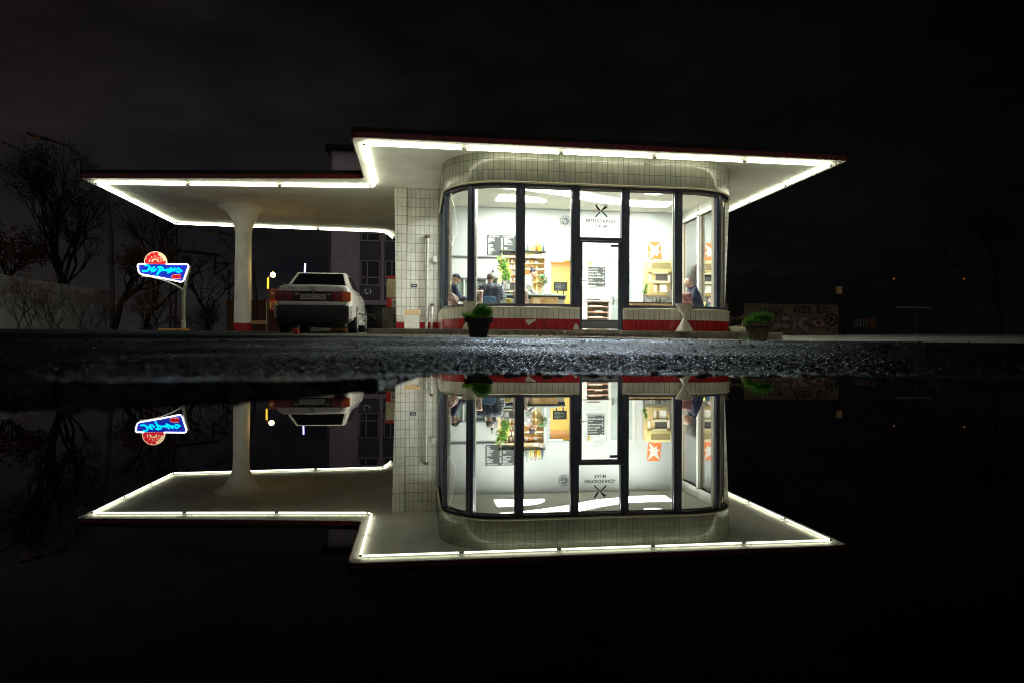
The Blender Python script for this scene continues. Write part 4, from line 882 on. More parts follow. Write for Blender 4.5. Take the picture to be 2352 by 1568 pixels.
# hanging plant
p0 = P(1158, 593, 19.5); hp = thing('hanging_plant', 'trailing green plant hanging by the beige shelf niche', 'plant', (p0.x, 19.6, P(1158, 690, 19.6).z))
mb = MB(); 
path = [(1154, 596), (1158, 606), (1156, 614), (1161, 622), (1164, 630), (1160, 636), (1165, 644)]
pts = [P(*q, 19.6) for q in path]
for q in pts: leafball(mb, q, .14, 34, .1, rg, up=-.6)
mb.build('leaves', M['leaf'], hp, fixn=False); MB().tube([pts[0]+Vector((0, 0, .3))]+pts, .008, 5).build('stem', M['leafy'], hp)
mb = MB()
for q in pts[:3]: leafball(mb, q+Vector((-.05, 0, 0)), .12, 18, .08, rg, up=-.6)
mb.build('pale_leaves', M['leafy'], hp, fixn=False); MB().lathe([(.06, -.1), (.1, .05)], pts[0]+Vector((0, 0, .05)), 16).build('plant_pot', M['cream'], hp, smooth=50)
mtag(MB().poly([P(*q, 20.1) for q in ((1163, 610), (1168, 604), (1172, 612), (1173, 640), (1167, 648))], (0, .02, 0)).build('yellow_lampshade', M['yellowchair']), 'yellow leaf shaped panel behind the trailing plant', 'panel')
# tables
def table(label, x0, x1, y0, y1, zt_, legm, topm, apron=None):
    t = thing('cafe_table', label, 'table', ((x0+x1)/2, (y0+y1)/2, FLOOR), 0, 'cafe tables')
    MB().bbox((x0, y0, zt_-.03), (x1, y1, zt_), .006).build('table_top', topm, t)
    if apron: MB().bbox((x0+.03, y0+.03, zt_-.24), (x1-.03, y1-.03, zt_-.031), .006).build('table_apron', apron, t)
    for x in (x0+.06, x1-.06):
        for y in (y0+.06, y1-.06): MB().tube([(x, y, FLOOR+.001), (x, y, zt_-.031)], [.016, .022], 8).build('leg', legm, t)
    return t
a, b_ = P(1448, 694, 17.1), P(1553, 695, 17.1); zt2 = P(1500, 694.5, 17.1).z
table('long orange wood table with black top by the window right of the door', a.x, b_.x+.1, 17.1, 17.85, zt2, M['wood'], M['dark'], M['wood'])
table('small table in the window corner in front of the men in navy', 1.35, 1.85, 17.15, 17.6, 1.27, M['steel'], M['doorgrey'])
table('square grey table beside the counter behind the seated man', 2.0, 2.7, 17.75, 18.05, 1.27, M['steel'], M['doorgrey'])
# on the long table
p = P(1479, 694, 17.3); fv = thing('bud_vase', 'slim white vase with a white flower on the long table', 'vase', (p.x, 17.3, zt2))
MB().lathe([(.04, 0), (.045, .02), (.03, .1), (.028, .2), (.033, .21)], (p.x, 17.3, zt2+.001), 16).build('vase_body', M['trimwhite'], fv, smooth=50)
mb = MB()
for k in range(9): e = Vector((p.x+rg.uniform(-.03, .07), 17.3+rg.uniform(-.04, .04), zt2+.25+rg.uniform(0, .25))); mb.tube([(p.x, 17.3, zt2+.2), e], .004, 4); leafball(mb, e, .035, 12, .05, rg)
mb.build('foliage', M['grass'], fv, fixn=False); q = P(1488, 635, 17.3)
for q in ((1500, 635), (1495, 643)): pass
mb = MB(); mb.ball((p.x+.08, 17.28, zt2+.47), .028, 2, (1, 1, .7)); mb.build('flower', M['trimwhite'], fv)
for k, (px, rr, hh, mm, nm) in enumerate(((1507, .05, .1, M['trimwhite'], 'white mug left of the green glass on the long table'), (1516, .035, .12, pm('green_glass', (.35, .45, .3), .2), 'greenish water glass on the long table'), (1527, .045, .09, M['trimwhite'], 'white mug under the newspaper on the long table'))):
    p = P(px, 694, 17.35); mtag(MB().lathe([(rr*.85, 0), (rr, .01), (rr, hh), (rr*.9, hh), (rr*.85, .01)], (p.x, 17.35, zt2+.001), 16).build('mug', mm, smooth=50), nm, 'mug')
nw = thing('newspaper', 'open newspaper held by the bald man at the long table', 'newspaper', P(1540, 690, 17.45))
q4 = [P(*q, 17.35) for q in ((1530, 668), (1541, 667.5), (1553, 676), (1557, 694))]; q5 = [P(*q, 17.6) for q in ((1530, 669), (1545, 666), (1566, 680), (1566, 692))]
c5 = P(1548, 693, 17.5)
MB().poly([q4[0], q4[1], q4[2], q4[3], P(1541, 690, 17.35)], (.01, .004, .002)).build('left_page', M['paper'], nw); MB().poly([q4[1]+Vector((0, .02, 0)), q5[1]+Vector((.05, 0, 0)), q5[2], q5[3], c5], (.01, .004, .002)).build('right_page', M['paper'], nw)
# chairs
def chair(label, x, y, rz, m, zs_=.45):
    t = thing('shell_chair', label, 'chair', (x, y, FLOOR), rz, 'shell chairs in the cafe', world=False)
    bm_ = MB(); n = 8; vs = []; fs = []
    for i in range(n+1):
        for j in range(n+1):
            u = -1+2*j/n; s_ = i/n; wd = .21-.03*max(0, s_-.55)*2
            if s_ < .5: yy = .2-.4*s_*2*.95; zz = zs_+.02*u*u-.015*math.sin(s_*2*PI)
            else: k = (s_-.5)*2; yy = -.18-.07*k; zz = zs_+.02+.36*k-.03*u*u*k; wd *= 1-.12*k**4
            vs.append((wd*u, yy-.03*abs(u)**2*(s_ > .5)*-1, zz))
    for i in range(n):
        for j in range(n): q = i*(n+1)+j; fs.append((q, q+1, q+n+2, q+n+1))
    bm_.add(vs, fs); o = bm_.build('shell', m, t, smooth=True); bake(o, ('SOLIDIFY', dict(thickness=.015, offset=0)), ('SUBSURF', dict(levels=1, render_levels=1)))
    for sx in (-1, 1):
        for sy in (-1, 1): MB().tube([(sx*.13, sy*.13, zs_-.01), (sx*.19, sy*.2, .001)], .01, 6).build('leg', M['steel'], t)
    return t
# pillows along the window bench
def pillow(label, px, py, Y, w, h, rz, tilt, m, lean=0.):
    p = P(px, py, Y); bm_ = bmesh.new(); bmesh.ops.create_grid(bm_, x_segments=14, y_segments=14, size=1)
    mb = MB(); vs = []; fs = []; N_ = 15
    for sgn in (1, -1):
        for i in range(N_):
            for j in range(N_):
                u = -1+2*i/(N_-1); v = -1+2*j/(N_-1); e = (1-u**4)*(1-v**4); pin = 1-.09*(1-abs(u*v))*max(abs(u), abs(v))**6
                wr = .012*math.sin(7*u+4*v+px)*e
                vs.append((u*w/2*pin, sgn*(.085*e**.6+.004)+wr*sgn, v*h/2*pin))
    bm_.free()
    for s_ in (0, 1):
        for i in range(N_-1):
            for j in range(N_-1):
                q = s_*N_*N_+i*N_+j; fs.append((q, q+1, q+N_+1, q+N_))
    edge = [(0, j) for j in range(N_)]+[(i, N_-1) for i in range(1, N_)]+[(N_-1, j) for j in range(N_-2, -1, -1)]+[(i, 0) for i in range(N_-2, 0, -1)]
    for k in range(len(edge)):
        a_ = edge[k]; c_ = edge[(k+1) % len(edge)]; q1 = a_[0]*N_+a_[1]; q2 = c_[0]*N_+c_[1]; fs.append((q1, q2, q2+N_*N_, q1+N_*N_))
    mb.add(vs, fs); o = mb.build('pillow', m, smooth=True)
    o.matrix_world = Matrix.Translation((p.x, Y, p.z)) @ Matrix.Rotation(rz, 4, 'Z') @ Matrix.Rotation(tilt, 4, 'Y') @ Matrix.Rotation(lean, 4, 'X')
    return tag(o, label, 'pillow', 'pillows on the window bench')
# ================================================================ PEOPLE
def plaid():
    m, nt, b = newmat('plaid_shirt'); N = nt.nodes; L = nt.links; tc = N.new('ShaderNodeTexCoord'); sp = N.new('ShaderNodeSeparateXYZ'); L.new(tc.outputs['Object'], sp.inputs[0])
    outs = []
    for ax_, sc in (('X', 15), ('Z', 15), ('Y', 15)):
        a = N.new('ShaderNodeMath'); a.operation = 'MULTIPLY'; a.inputs[1].default_value = sc; L.new(sp.outputs[ax_], a.inputs[0])
        f = N.new('ShaderNodeMath'); f.operation = 'FRACT'; L.new(a.outputs[0], f.inputs[0])
        g = N.new('ShaderNodeMath'); g.operation = 'LESS_THAN'; g.inputs[1].default_value = .4; L.new(f.outputs[0], g.inputs[0]); outs.append(g.outputs[0])
    s_ = N.new('ShaderNodeMath'); L.new(outs[0], s_.inputs[0]); L.new(outs[1], s_.inputs[1]); h = N.new('ShaderNodeMath'); h.operation = 'MULTIPLY'; h.inputs[1].default_value = .5; L.new(s_.outputs[0], h.inputs[0])
    r = N.new('ShaderNodeValToRGB'); r.color_ramp.elements[0].color = (.6, .62, .6, 1); r.color_ramp.elements[1].color = (.03, .06, .16, 1); e = r.color_ramp.elements.new(.5); e.color = (.18, .26, .38, 1)
    L.new(h.outputs[0], r.inputs[0]); L.new(r.outputs[0], b.inputs['Base Color']); b.inputs['Roughness'].default_value = .9; return m
M['plaid'] = plaid()
def hand(mb, w, d, up, side, grip=.6):
    """palm, four unequal bent fingers and a thumb; w wrist, d direction, up = back of hand, side = thumb side"""
    d = d.normalized(); up = (up-d*up.dot(d)).normalized(); sd = side
    mb.cap(w, w+d*.03, .027, .03); pc = w+d*.05
    for k in (-1, 0, 1): mb.cap(w+d*.03+sd*k*.018, w+d*.085+sd*k*.02, .016, .015, 8)
    for k, (o, l) in enumerate(((.03, .072), (.01, .08), (-.01, .075), (-.029, .058))):
        a = w+d*.088+sd*o; b_ = a+(d*math.cos(grip*.6)-up*math.sin(grip*.6))*l*.5; c = b_+(d*math.cos(grip*1.6)-up*math.sin(grip*1.6))*l*.5
        mb.cap(a, b_, .0095, .009, 8); mb.cap(b_, c, .009, .0078, 8)
    a = w+d*.035+sd*.03; b_ = a+d*.03+sd*.025-up*.01; c = b_+d*.03-up*.012; mb.cap(a, b_, .013, .0105, 8); mb.cap(b_, c, .0105, .009, 8)
def remesh(mb, name, m, parent, vox, it=3):
    o = mb.build(name, m, parent); bake(o, ('REMESH', dict(mode='VOXEL', voxel_size=vox, use_smooth_shade=True)), ('SMOOTH', dict(factor=.5, iterations=it)))
    o.data.materials.clear(); o.data.materials.append(m); shade(o.data); return o
def person(label, loc, rz, j, top, sleeves=None, hair=None, bald=False, standing=False, hood=False, build=1., pose='sit', grips=(.6, .6)):
    """joints in the person's own frame: x right, y forward, z up from the floor"""
    t = thing('person', label, 'person', loc, rz, None, world=False)
    V = Vector; hp, ch, nk, hd = V(j['hip']), V(j['chest']), V(j['neck']), V(j['head'])
    hf = V(j.get('look', (0, 1, 0))).normalized(); hx = hf.cross(V((0, 0, 1))).normalized(); hz = hx.cross(hf)
    HM = Matrix((hx, hf, hz)).transposed(); ht = lambda x, y, z: hd+HM @ V((x, y, z)); hq = HM.to_quaternion()
    sh = {s_: V(j['sh'+s_]) for s_ in 'LR'}; el = {s_: V(j['el'+s_]) for s_ in 'LR'}; wr = {s_: V(j['wr'+s_]) for s_ in 'LR'}
    kn = {s_: V(j['kn'+s_]) for s_ in 'LR'}; an = {s_: V(j['an'+s_]) for s_ in 'LR'}
    b = MB()
    b.ball(ht(0, -.012, .03), 1, 3, (.076, .096, .096), hq); b.ball(ht(0, .03, -.045), 1, 3, (.058, .066, .066), hq); b.ball(ht(0, .058, -.085), 1, 2, (.03, .03, .025), hq)
    b.cap(ht(0, .088, .01), ht(0, .108, -.028), .01, .016, 8); b.ball(ht(0, .078, .028), 1, 2, (.05, .016, .012), hq); b.ball(ht(0, .084, -.062), 1, 2, (.026, .012, .009), hq)
    for s_ in (-1, 1): b.ball(ht(s_*.077, -.008, -.005), 1, 2, (.012, .024, .034), hq); b.ball(ht(s_*.045, .062, -.02), 1, 2, (.026, .024, .022), hq)
    b.cap(ht(0, -.03, -.05), nk, .054, .06); tw = .085*build
    mid = (hp+ch)/2+V((0, -.02, 0))
    for s_ in (-1, 1):
        o = V((s_*tw, 0, 0)); b.cap(hp+o, mid+o*.9, .115*build, .105*build); b.cap(mid+o*.9, ch+o*1.15, .105*build, .115*build)
    b.cap(ch, nk, .1, .06)
    for s_, g in (('L', -1), ('R', 1)):
        b.cap(ch+V((g*.1, 0, .05)), sh[s_], .08, .062); b.cap(sh[s_], el[s_], .052, .042); b.cap(el[s_], wr[s_], .042, .028)
        d = wr[s_]-el[s_]; hd_ = V(j.get('hd'+s_, d)); hand(b, wr[s_], hd_, V(j.get('up'+s_, (0, 0, 1))), V(j.get('th'+s_, (-g, 0, 0))), grips[0 if s_ == 'L' else 1])
        b.cap(hp+V((g*.1, 0, -.02)), kn[s_], .085, .06); b.cap(kn[s_], an[s_], .058, .038)
        ft = V(j.get('toe', (0, 1, 0))); b.cap(an[s_]-V((0, 0, .03)), an[s_]+ft*.16-V((0, 0, .045)), .04, .032)
    remesh(b, 'body', M['skin'], t, .0075, 2)
    for s_ in (-1, 1): MB().ball(ht(s_*.031, .079, .006), .011, 2).build('eye', M['black'], t, smooth=True)
    c = MB(); g_ = .022
    for s_ in (-1, 1):
        o = V((s_*tw, 0, 0)); c.cap(hp+o+V((0, 0, -.02)), mid+o*.9, .115*build+g_, .105*build+g_); c.cap(mid+o*.9, ch+o*1.15, .105*build+g_, .118*build+g_)
    c.cap(ch, nk-V((0, 0, .03)), .12, .075)
    c.cap(hp+V((0, -.012, 0)), mid+V((0, -.012, 0)), .12*build+g_, .112*build+g_); c.cap(mid+V((0, -.012, 0)), ch+V((0, -.012, 0)), .112*build+g_, .125*build+g_)
    sl = MB() if sleeves else c
    for s_, g in (('L', -1), ('R', 1)):
        c.cap(ch+V((g*.1, 0, .05)), sh[s_]*.92+ch*.08, .095, .078)
        q = sh[s_]*.25+el[s_]*.75; w1 = el[s_]*.1+wr[s_]*.9
        sl.cap(sh[s_], q, .078, .066); sl.cap(q, el[s_]+(el[s_]-sh[s_]).normalized()*.012, .066, .064); sl.cap(el[s_], w1, .062, .044)
    if hood: 
        for k in range(9): a_ = PI*(k/8); p_ = nk+V((.1*math.cos(a_), -.06-.055*math.sin(a_), .02-.03*math.sin(a_))); c.ball(p_, .05, 2)
    remesh(c, 'jacket', top, t, .011, 2)
    if sleeves: remesh(sl, 'shirt_sleeves', sleeves, t, .011, 2); c2 = MB(); c2.tube([nk+V((.07*math.cos(q), .01+.075*math.sin(q), -.012)) for q in np.linspace(0, 2*PI, 13)[:-1]], .02, 8, closed=True); c2.build('shirt_collar', sleeves, t, smooth=True)
    l = MB()
    for s_, g in (('L', -1), ('R', 1)): l.cap(hp+V((g*.1, 0, -.02)), kn[s_], .102, .077); l.cap(kn[s_], an[s_]+V((0, 0, .06)), .074, .058)
    l.cap(hp-V((.09, 0, .02)), hp+V((.09, 0, -.02)), .115, .115)
    remesh(l, 'trousers', M['trouser'], t, .012, 2)
    for s_ in 'LR':
        ft = V(j.get('toe', (0, 1, 0))); s2 = MB(); s2.cap(an[s_]-V((0, 0, .025))-ft*.03, an[s_]+ft*.17-V((0, 0, .04)), .05, .04); s2.build('shoe', M['shoe'], t, smooth=True)
    if hair:
        hm, kind = hair; h = MB()
        if kind == 'cap':
            h.ball(ht(0, -.014, .05), 1, 3, (.086, .106, .088), hq); o = h.build('cap', hm, t, smooth=True)
            bm = bmesh.new(); bm.from_mesh(o.data); pl = ht(0, -.0, .035); bmesh.ops.bisect_plane(bm, geom=bm.verts[:]+bm.edges[:]+bm.faces[:], plane_co=pl, plane_no=(HM @ V((0, .12, 1))), clear_inner=True); bm.to_mesh(o.data); bm.free()
            v = MB(); v.poly([ht(.07*math.cos(q), .06+.1*math.sin(q), .05-.02*math.sin(q)) for q in np.linspace(0, PI, 12)], HM @ V((0, 0, .008))); v.build('cap_peak', hm, o)
            e = MB(); e.ball(ht(.035, .078, .088), 1, 2, (.028, .012, .016), hq); e.build('cap_badge', M['chalk'], o, smooth=True)
            g2 = MB()
            for s_ in (-1, 1): g2.tube([ht(s_*.032+.024*math.cos(q), .098, .004+.018*math.sin(q)) for q in np.linspace(0, 2*PI, 13)[:-1]], .0022, 5, closed=True); g2.tube([ht(s_*.056, .096, .006), ht(s_*.08, -.005, .01)], .002, 5)
            g2.build('glasses', M['dark'], t)
        else:
            h.ball(ht(0, -.022, .04), 1, 3, (.081, .097, .097), hq)
            if kind == 'bun': h.ball(ht(0, -.1, .1), .042, 2)
            o = h.build('hair', hm, t, smooth=True); bm = bmesh.new(); bm.from_mesh(o.data)
            bmesh.ops.bisect_plane(bm, geom=bm.verts[:]+bm.edges[:]+bm.faces[:], plane_co=ht(0, .02, .035), plane_no=(HM @ V((0, -1., .62))), clear_inner=True)
            bmesh.ops.bisect_plane(bm, geom=bm.verts[:]+bm.edges[:]+bm.faces[:], plane_co=ht(0, 0, -.06), plane_no=(HM @ V((0, 0, 1))), clear_inner=True); bm.to_mesh(o.data); bm.free()
    return t
def seat(lean=.06, head=(0, .14, 1.24), look=(0, 1, -.1), wide=1., **k):
    z = head[2]; sz = z-.2
    j = dict(hip=(0, 0, .55), chest=(0, lean, z-.3), neck=(0, (lean+head[1])/2+.01, z-.135), head=head, look=look,
             shL=(-.2*wide, lean, sz), shR=(.2*wide, lean, sz), elL=(-.28*wide, lean+.1, sz-.27), elR=(.28*wide, lean+.1, sz-.27), wrL=(-.15, lean+.34, .8), wrR=(.17, lean+.34, .8),
             knL=(-.13, .44, .52), knR=(.13, .44, .52), anL=(-.13, .42, .09), anR=(.13, .42, .09)); j.update(k); return j
def place(px, py, Y, head, rz):      # person's foot point so that the head comes to where it is seen
    p = P(px, py, Y); h = Matrix.Rotation(rz, 3, 'Z') @ Vector(head); return Vector((p.x-h.x, p.y-h.y, FLOOR)), p.z-FLOOR
rz = math.radians(-82); l, hz_ = place(1048.5, 641.5, 17.75, (0, .16, 0), rz)
person('man in navy jacket and dark cap with glasses seated in the window corner facing right', l, rz, seat(.07, (0, .16, hz_), (.12, 1, -.12)), M['jacket'], hair=(M['cap'], 'cap'), build=1.05)
chair('blue shell chair under the man in the dark cap', l.x, l.y, rz, M['bluechair'])
rz = math.radians(-6); l, hz_ = place(1126, 640.5, 17.2, (0, .12, 0), rz)
person('broad man in navy vest and plaid shirt seated with his back to the window', l, rz, seat(.06, (0, .13, hz_), (.15, 1, -.1), wide=1.2), M['vest'], sleeves=M['plaid'], hair=(M['greyhair'], 'short'), build=1.3)
chair('blue shell chair with its back to the window behind the man in the vest', l.x-.02, l.y+.02, rz, M['bluechair'])
rz = math.radians(-112); l, hz_ = place(1225, 628, 18.98, (0, .34, 0), rz)
person('barista in pale hoodie with dark tied hair bending over the counter', l, rz, dict(hip=(0, 0, .93), chest=(0, .17, hz_-.29), neck=(0, .26, hz_-.12), head=(0, .34, hz_), look=(0, 1, -.55), shL=(-.17, .18, hz_-.19), shR=(.17, .18, hz_-.19), elL=(-.24, .22, hz_-.46), elR=(.26, .1, hz_-.47), wrL=(-.2, .44, 1.04), wrR=(.17, .3, 1.04), knL=(-.1, .03, .5), knR=(.1, .03, .5), anL=(-.1, -.02, .09), anR=(.1, -.02, .09)), M['hoodie'], hair=(pm('dark_hair', (.025, .02, .03), .6, noise=(60, .4)), 'bun'), hood=True)
rz = math.radians(82); l, hz_ = place(1580, 651, 17.5, (0, .3, 0), rz)
person('bald man in dark blue hooded jacket reading a newspaper at the long table', l, rz, seat(.16, (0, .3, hz_), (0, 1, -.55), wide=1.08, neck=(0, .21, hz_-.12), wrL=(-.16, .47, .82), wrR=(.14, .5, .82)), M['jacket'], hood=True, build=1.1)
chair('blue shell chair under the bald man in the hooded jacket', l.x, l.y, rz, M['bluechair'])
p = P(1174, 690, 17.5); chair('yellow shell chair between the man in the vest and the counter', p.x+.12, 17.5, math.radians(-70), M['yellowchair'])
p = P(1618, 690, 17.5); chair('yellow shell chair in the right window corner behind the bald man', p.x-.13, 17.75, math.radians(80), M['yellowchair'])
pillow('pink pillow in the left window corner beside the man in the dark cap', 1041, 688, 16.72, .3, .24, math.radians(40), .5, M['pillow'], -.3)
pillow('pink pillow left of the blue chair in the first wide window', 1094, 681, 16.6, .34, .34, math.radians(8), .08, M['pillow'], -.15)
pillow('pink pillow behind the dark mullion between the two men and the barista', 1196, 682, 16.62, .38, .34, 0, -.05, M['pillow'], -.12)
pillow('mauve pillow in shade in front of the bald man', 1576, 686, 16.75, .3, .28, math.radians(-15), -.12, M['pillowd'], -.1)
pillow('pink pillow lying in the right window corner beside the yellow chair', 1640, 690, 17.0, .3, .2, math.radians(-35), -.7, M['pillow'], -.3)
# ================================================================ WHITE SALOON CAR
gc = g1(-2.16, 15.9)
car = thing('parked_car', 'white four door saloon car parked under the canopy edge seen from behind', 'car', (-2.385, 16.42, g1(-2.3, 17.4)-.045), 0, None, world=False)
car.rotation_euler = (math.radians(1.5), 0, 0); car.scale = (1.08, 1.08, 1.08)
ST = [(0.0, .69, .62, 1.0), (.03, .735, .34, 1.035), (.12, .765, .28, 1.045), (.5, .80, .26, 1.04), (.95, .83, .24, 1.02), (1.6, .845, .22, .99), (2.3, .845, .22, .985), (3.0, .84, .22, .985), (3.45, .825, .22, .95), (3.9, .80, .23, .9), (4.25, .76, .26, .84), (4.4, .68, .34, .76)]
vs = []; fs = []
def sec(y, w, zb, zt):
    h = [(0, zb), (w*.86, zb), (w*.96, zb+.05), (w*1.0, zb+.2 if zb < .5 else zb+.05), (w, min(.62, zt-.3)+.0), (w*.985, zt-.19), (w*.955, zt-.09), (w*.9, zt-.03), (w*.8, zt), (0, zt+.012)]
    return [(x, y, z) for x, z in h]+[(-x, y, z) for x, z in h[-2:0:-1]]
for st in ST: vs += sec(*st)
n_ = len(sec(*ST[0]))
for i in range(len(ST)-1):
    for k in range(n_): k2 = (k+1) % n_; fs.append((i*n_+k, i*n_+k2, (i+1)*n_+k2, (i+1)*n_+k))
fs.append(tuple(range(n_))); fs.append(tuple((len(ST)-1)*n_+k for k in range(n_)[::-1]))
body = MB().add(vs, fs).build('body', M['carwhite'], car)
cut = MB()
for y in (.98, 3.62):
    for s_ in (-1, 1): cut.lathe([(0.001, -.2), (.355, -.2), (.355, .2), (.001, .2)], (0, 0, 0), 28)
    nn = len(cut.v)//2
cm = MB()
for y in (.98, 3.62):
    for s_ in (-1, 1):
        pts = [Vector((s_*.62, y+.355*math.cos(q), .31+.355*math.sin(q))) for q in np.linspace(0, 2*PI, 29)[:-1]]; cm.poly(pts, (s_*.4, 0, 0))
cmo = cm.build('cutter', M['dark'])
bake(body, ('BOOLEAN', dict(operation='DIFFERENCE', object=cmo, solver='EXACT')))
bpy.data.objects.remove(cmo); shade(body.data, 28)
# cabin
def cab(y0, y1, y2, y3, wb0, wb1, wt, zb, zt):
    return [(-wb0, y0, zb), (wb0, y0, zb), (wb1, y3, zb), (-wb1, y3, zb), (-wt, y1, zt), (wt, y1, zt), (wt, y2, zt), (-wt, y2, zt)]
CV = cab(.72, 1.32, 2.42, 3.12, .715, .74, .55, 1.0, 1.405)
bm = bmesh.new(); bv = [bm.verts.new(v) for v in CV]
for f in [(3, 2, 1, 0), (4, 5, 6, 7), (0, 1, 5, 4), (1, 2, 6, 5), (2, 3, 7, 6), (3, 0, 4, 7)]: bm.faces.new([bv[i] for i in f])
bmesh.ops.recalc_face_normals(bm, faces=bm.faces[:]); bmesh.ops.bevel(bm, geom=[e for e in bm.edges if max(v.co.z for v in e.verts) > 1.3], offset=.06, segments=4, profile=.6, affect='EDGES')
cabin = MB().bm(bm).build('cabin', M['carwhite'], car, smooth=40)
V = Vector; A = [V(v) for v in CV]
def panel(name, a, b_, c, d, ins, m, parent, off=.012, t=.008):
    """pane on the quad a-b-c-d, inset by fractions (left, right, bottom, top)"""
    L_, R_, B_, T_ = ins
    f = lambda u, v: (a*(1-u)+b_*u)*(1-v)+(d*(1-u)+c*u)*v
    n0 = (b_-a).cross(d-a).normalized(); q = [f(L_, B_), f(1-R_, B_), f(1-R_, 1-T_), f(L_, 1-T_)]
    return MB().poly([p+n0*off for p in q], -n0*t).build(name, m, parent)
rw = panel('rear_window', A[0], A[1], A[5], A[4], (.075, .075, .1, .1), M['carglass'], car, .008)
f_ = lambda u, v: (A[0]*(1-u)+A[1]*u)*(1-v)+(A[4]*(1-u)+A[5]*u)*v
tr_ = MB(); tr_.tube([f_(.07, .08)+V((0, -.014, 0)), f_(.07, .91)+V((0, -.014, 0)), f_(.93, .91)+V((0, -.014, 0)), f_(.93, .08)+V((0, -.014, 0))], .009, 6, closed=True); tr_.build('window_trim', M['dark'], rw)
panel('windscreen', A[2], A[3], A[7], A[6], (.06, .06, .08, .1), M['carglass'], car, .008)
for s_, (a, b_, c, d) in ((1, (A[1], A[2], A[6], A[5])), (-1, (A[3], A[0], A[4], A[7]))):
    if s_ > 0: spans = ((.2, .5), (.53, .9))
    else: spans = ((.1, .47), (.5, .8))
    for u0, u1 in spans: 
        sw = panel('side_window', a, b_, c, d, (u0, 1-u1, .06, .16), M['carglass'], car, .006)
# rear details
mb = MB(); mb.bbox((-.725, -.012, .69), (.725, .05, .905), .01); band_ = mb.build('lamp_band', M['dark'], car)
for s_ in (-1, 1):
    tl = thing('tail_lamp', None, None, (0, 0, 0), world=False); bpy.data.objects.remove(tl)
    def strip(x0, x1, m, nm, par, y=-.026):
        a, b_ = sorted((s_*x0, s_*x1)); return MB().bbox((a, y, .7), (b_, .06, .895), .012).build(nm, m, par)
    tl = strip(.40, .60, M['lampred'], 'tail_lamp', car)
    a, b_ = sorted((s_*.601, s_*.778)); MB().bbox((a, -.02, .7), (b_, .13, .895), .012).build('indicator_lens', M['lamporangelit'] if s_ > 0 else M['lampred'], tl)  # neon light in the right lens is put into its bright orange; left stays dark
    if s_ < 0: pass
    strip(.27, .399, M['lampsmoke'], 'reverse_lens', tl)
    mb = MB(); a, b_ = sorted((s_*.29, s_*.36)); mb.box((a, -.031, .83), (b_, -.0265, .845)); mb.build('lens_glint', M['steel'], tl)
mb = MB(); mb.bbox((-.262, -.03, .725), (.262, -.016, .84), .004); plate = mb.build('number_plate', M['plate'], car)
text('plate_text', 'OH-C 22H', .105, (0, -.0325, .746), M['black'], plate, width=.47)
mb = MB(); mb.bbox((-.7, -.035, .605), (.7, .06, .685), .012); mb.build('rear_panel', M['carwhite'], car)
mb = MB(); mb.bbox((-.745, -.075, .22), (.745, .12, .6), .03); MB().bbox((-.66, .1, .14), (.66, 4.0, .3), .03).build('underbody_shade', M['dark'], car)  # dark box under the car stands in for the deep shade there
bump_ = mb.build('rear_bumper', M['dark'], car, smooth=40)
for s_ in (-1, 1):
    a, b_ = sorted((s_*.735, s_*.835)); MB().add([(s_*.745, .02, .34), (s_*.80, .06, .34), (s_*.845, .6, .38), (s_*.79, .6, .38), (s_*.75, -.02, .59), (s_*.815, .03, .59), (s_*.85, .6, .59), (s_*.79, .6, .59)], [(3, 2, 1, 0), (4, 5, 6, 7), (0, 1, 5, 4), (1, 2, 6, 5), (2, 3, 7, 6), (3, 0, 4, 7)]).build('bumper_end', M['carwhite'], bump_)
    MB().box((*sorted((s_*.852, s_*.856)),)[0:1] and (min(s_*.838, s_*.862), 1.36, .46), (max(s_*.838, s_*.862), 3.24, .485)).build('rub_strip', M['dark'], car)
    MB().bbox((min(s_*.79, s_*.85), 1.36, .2), (max(s_*.79, s_*.85), 3.24, .3), .02).build('sill_panel', M['carwhite'], car)
    MB().box((min(s_*.51, s_*.512)-.002, -.005 if False else .02, .93), (max(s_*.51, s_*.512)+.002, .6, 1.0)).build('lid_seam', M['dark'], car) if False else None
for s_ in (-1, 1): MB().tube([(s_*.585, -.004, .91), (s_*.585, .018, 1.0), (s_*.575, .06, 1.052), (s_*.57, .55, 1.05)], .004, 4).build('lid_seam', M['dark'], car)
mb = MB(); mb.tube([(.052*math.cos(q), -.012, .955+.052*math.sin(q)) for q in np.linspace(0, 2*PI, 25)[:-1]], .007, 6, closed=True)
for q in (90, 210, 330): mb.tube([(0, -.012, .955), (.05*math.cos(math.radians(q)), -.012, .955+.05*math.sin(math.radians(q)))], [.012, .004], 6)
mb.build('star_emblem', M['steel'], car)
mb = MB(); mb.disc((0, -.012, .875), .014, t=.01); mb.build('boot_lock', M['steel'], car)
text('model_script', '190 E', .075, (-.45, -.012, .935), M['steel'], car, width=.17, shear=.3)
for y in (.98, 3.62):
    for s_ in (-1, 1):
        wh = MB(); R_ = .315
        prof = [(.2, -.09), (.29, -.095), (R_, -.07), (R_, .07), (.29, .095), (.2, .09)]
        vs = []; fs = []
        for r, x in prof:
            for k in range(28): q = 2*PI*k/28; vs.append((s_*.75+x, y+r*math.cos(q), .315+r*math.sin(q)))
        for i in range(5):
            for k in range(28): k2 = (k+1) % 28; fs.append((i*28+k, i*28+k2, (i+1)*28+k2, (i+1)*28+k))
        fs.append(tuple(range(28))); fs.append(tuple(140+k for k in range(28)))
        w_ = MB().add(vs, fs).build('wheel', M['tyre'], car, smooth=40)
        MB().disc((s_*.75+(s_*.09 if s_ > 0 else -.098), y, .315), .205, 'x', .012, 24).build('rim', M['rim'], w_)
mr_ = MB().bbox((.87, 2.62, 1.0), (1.03, 2.72, 1.13), .025).build('door_mirror', M['dark'], car, smooth=40)
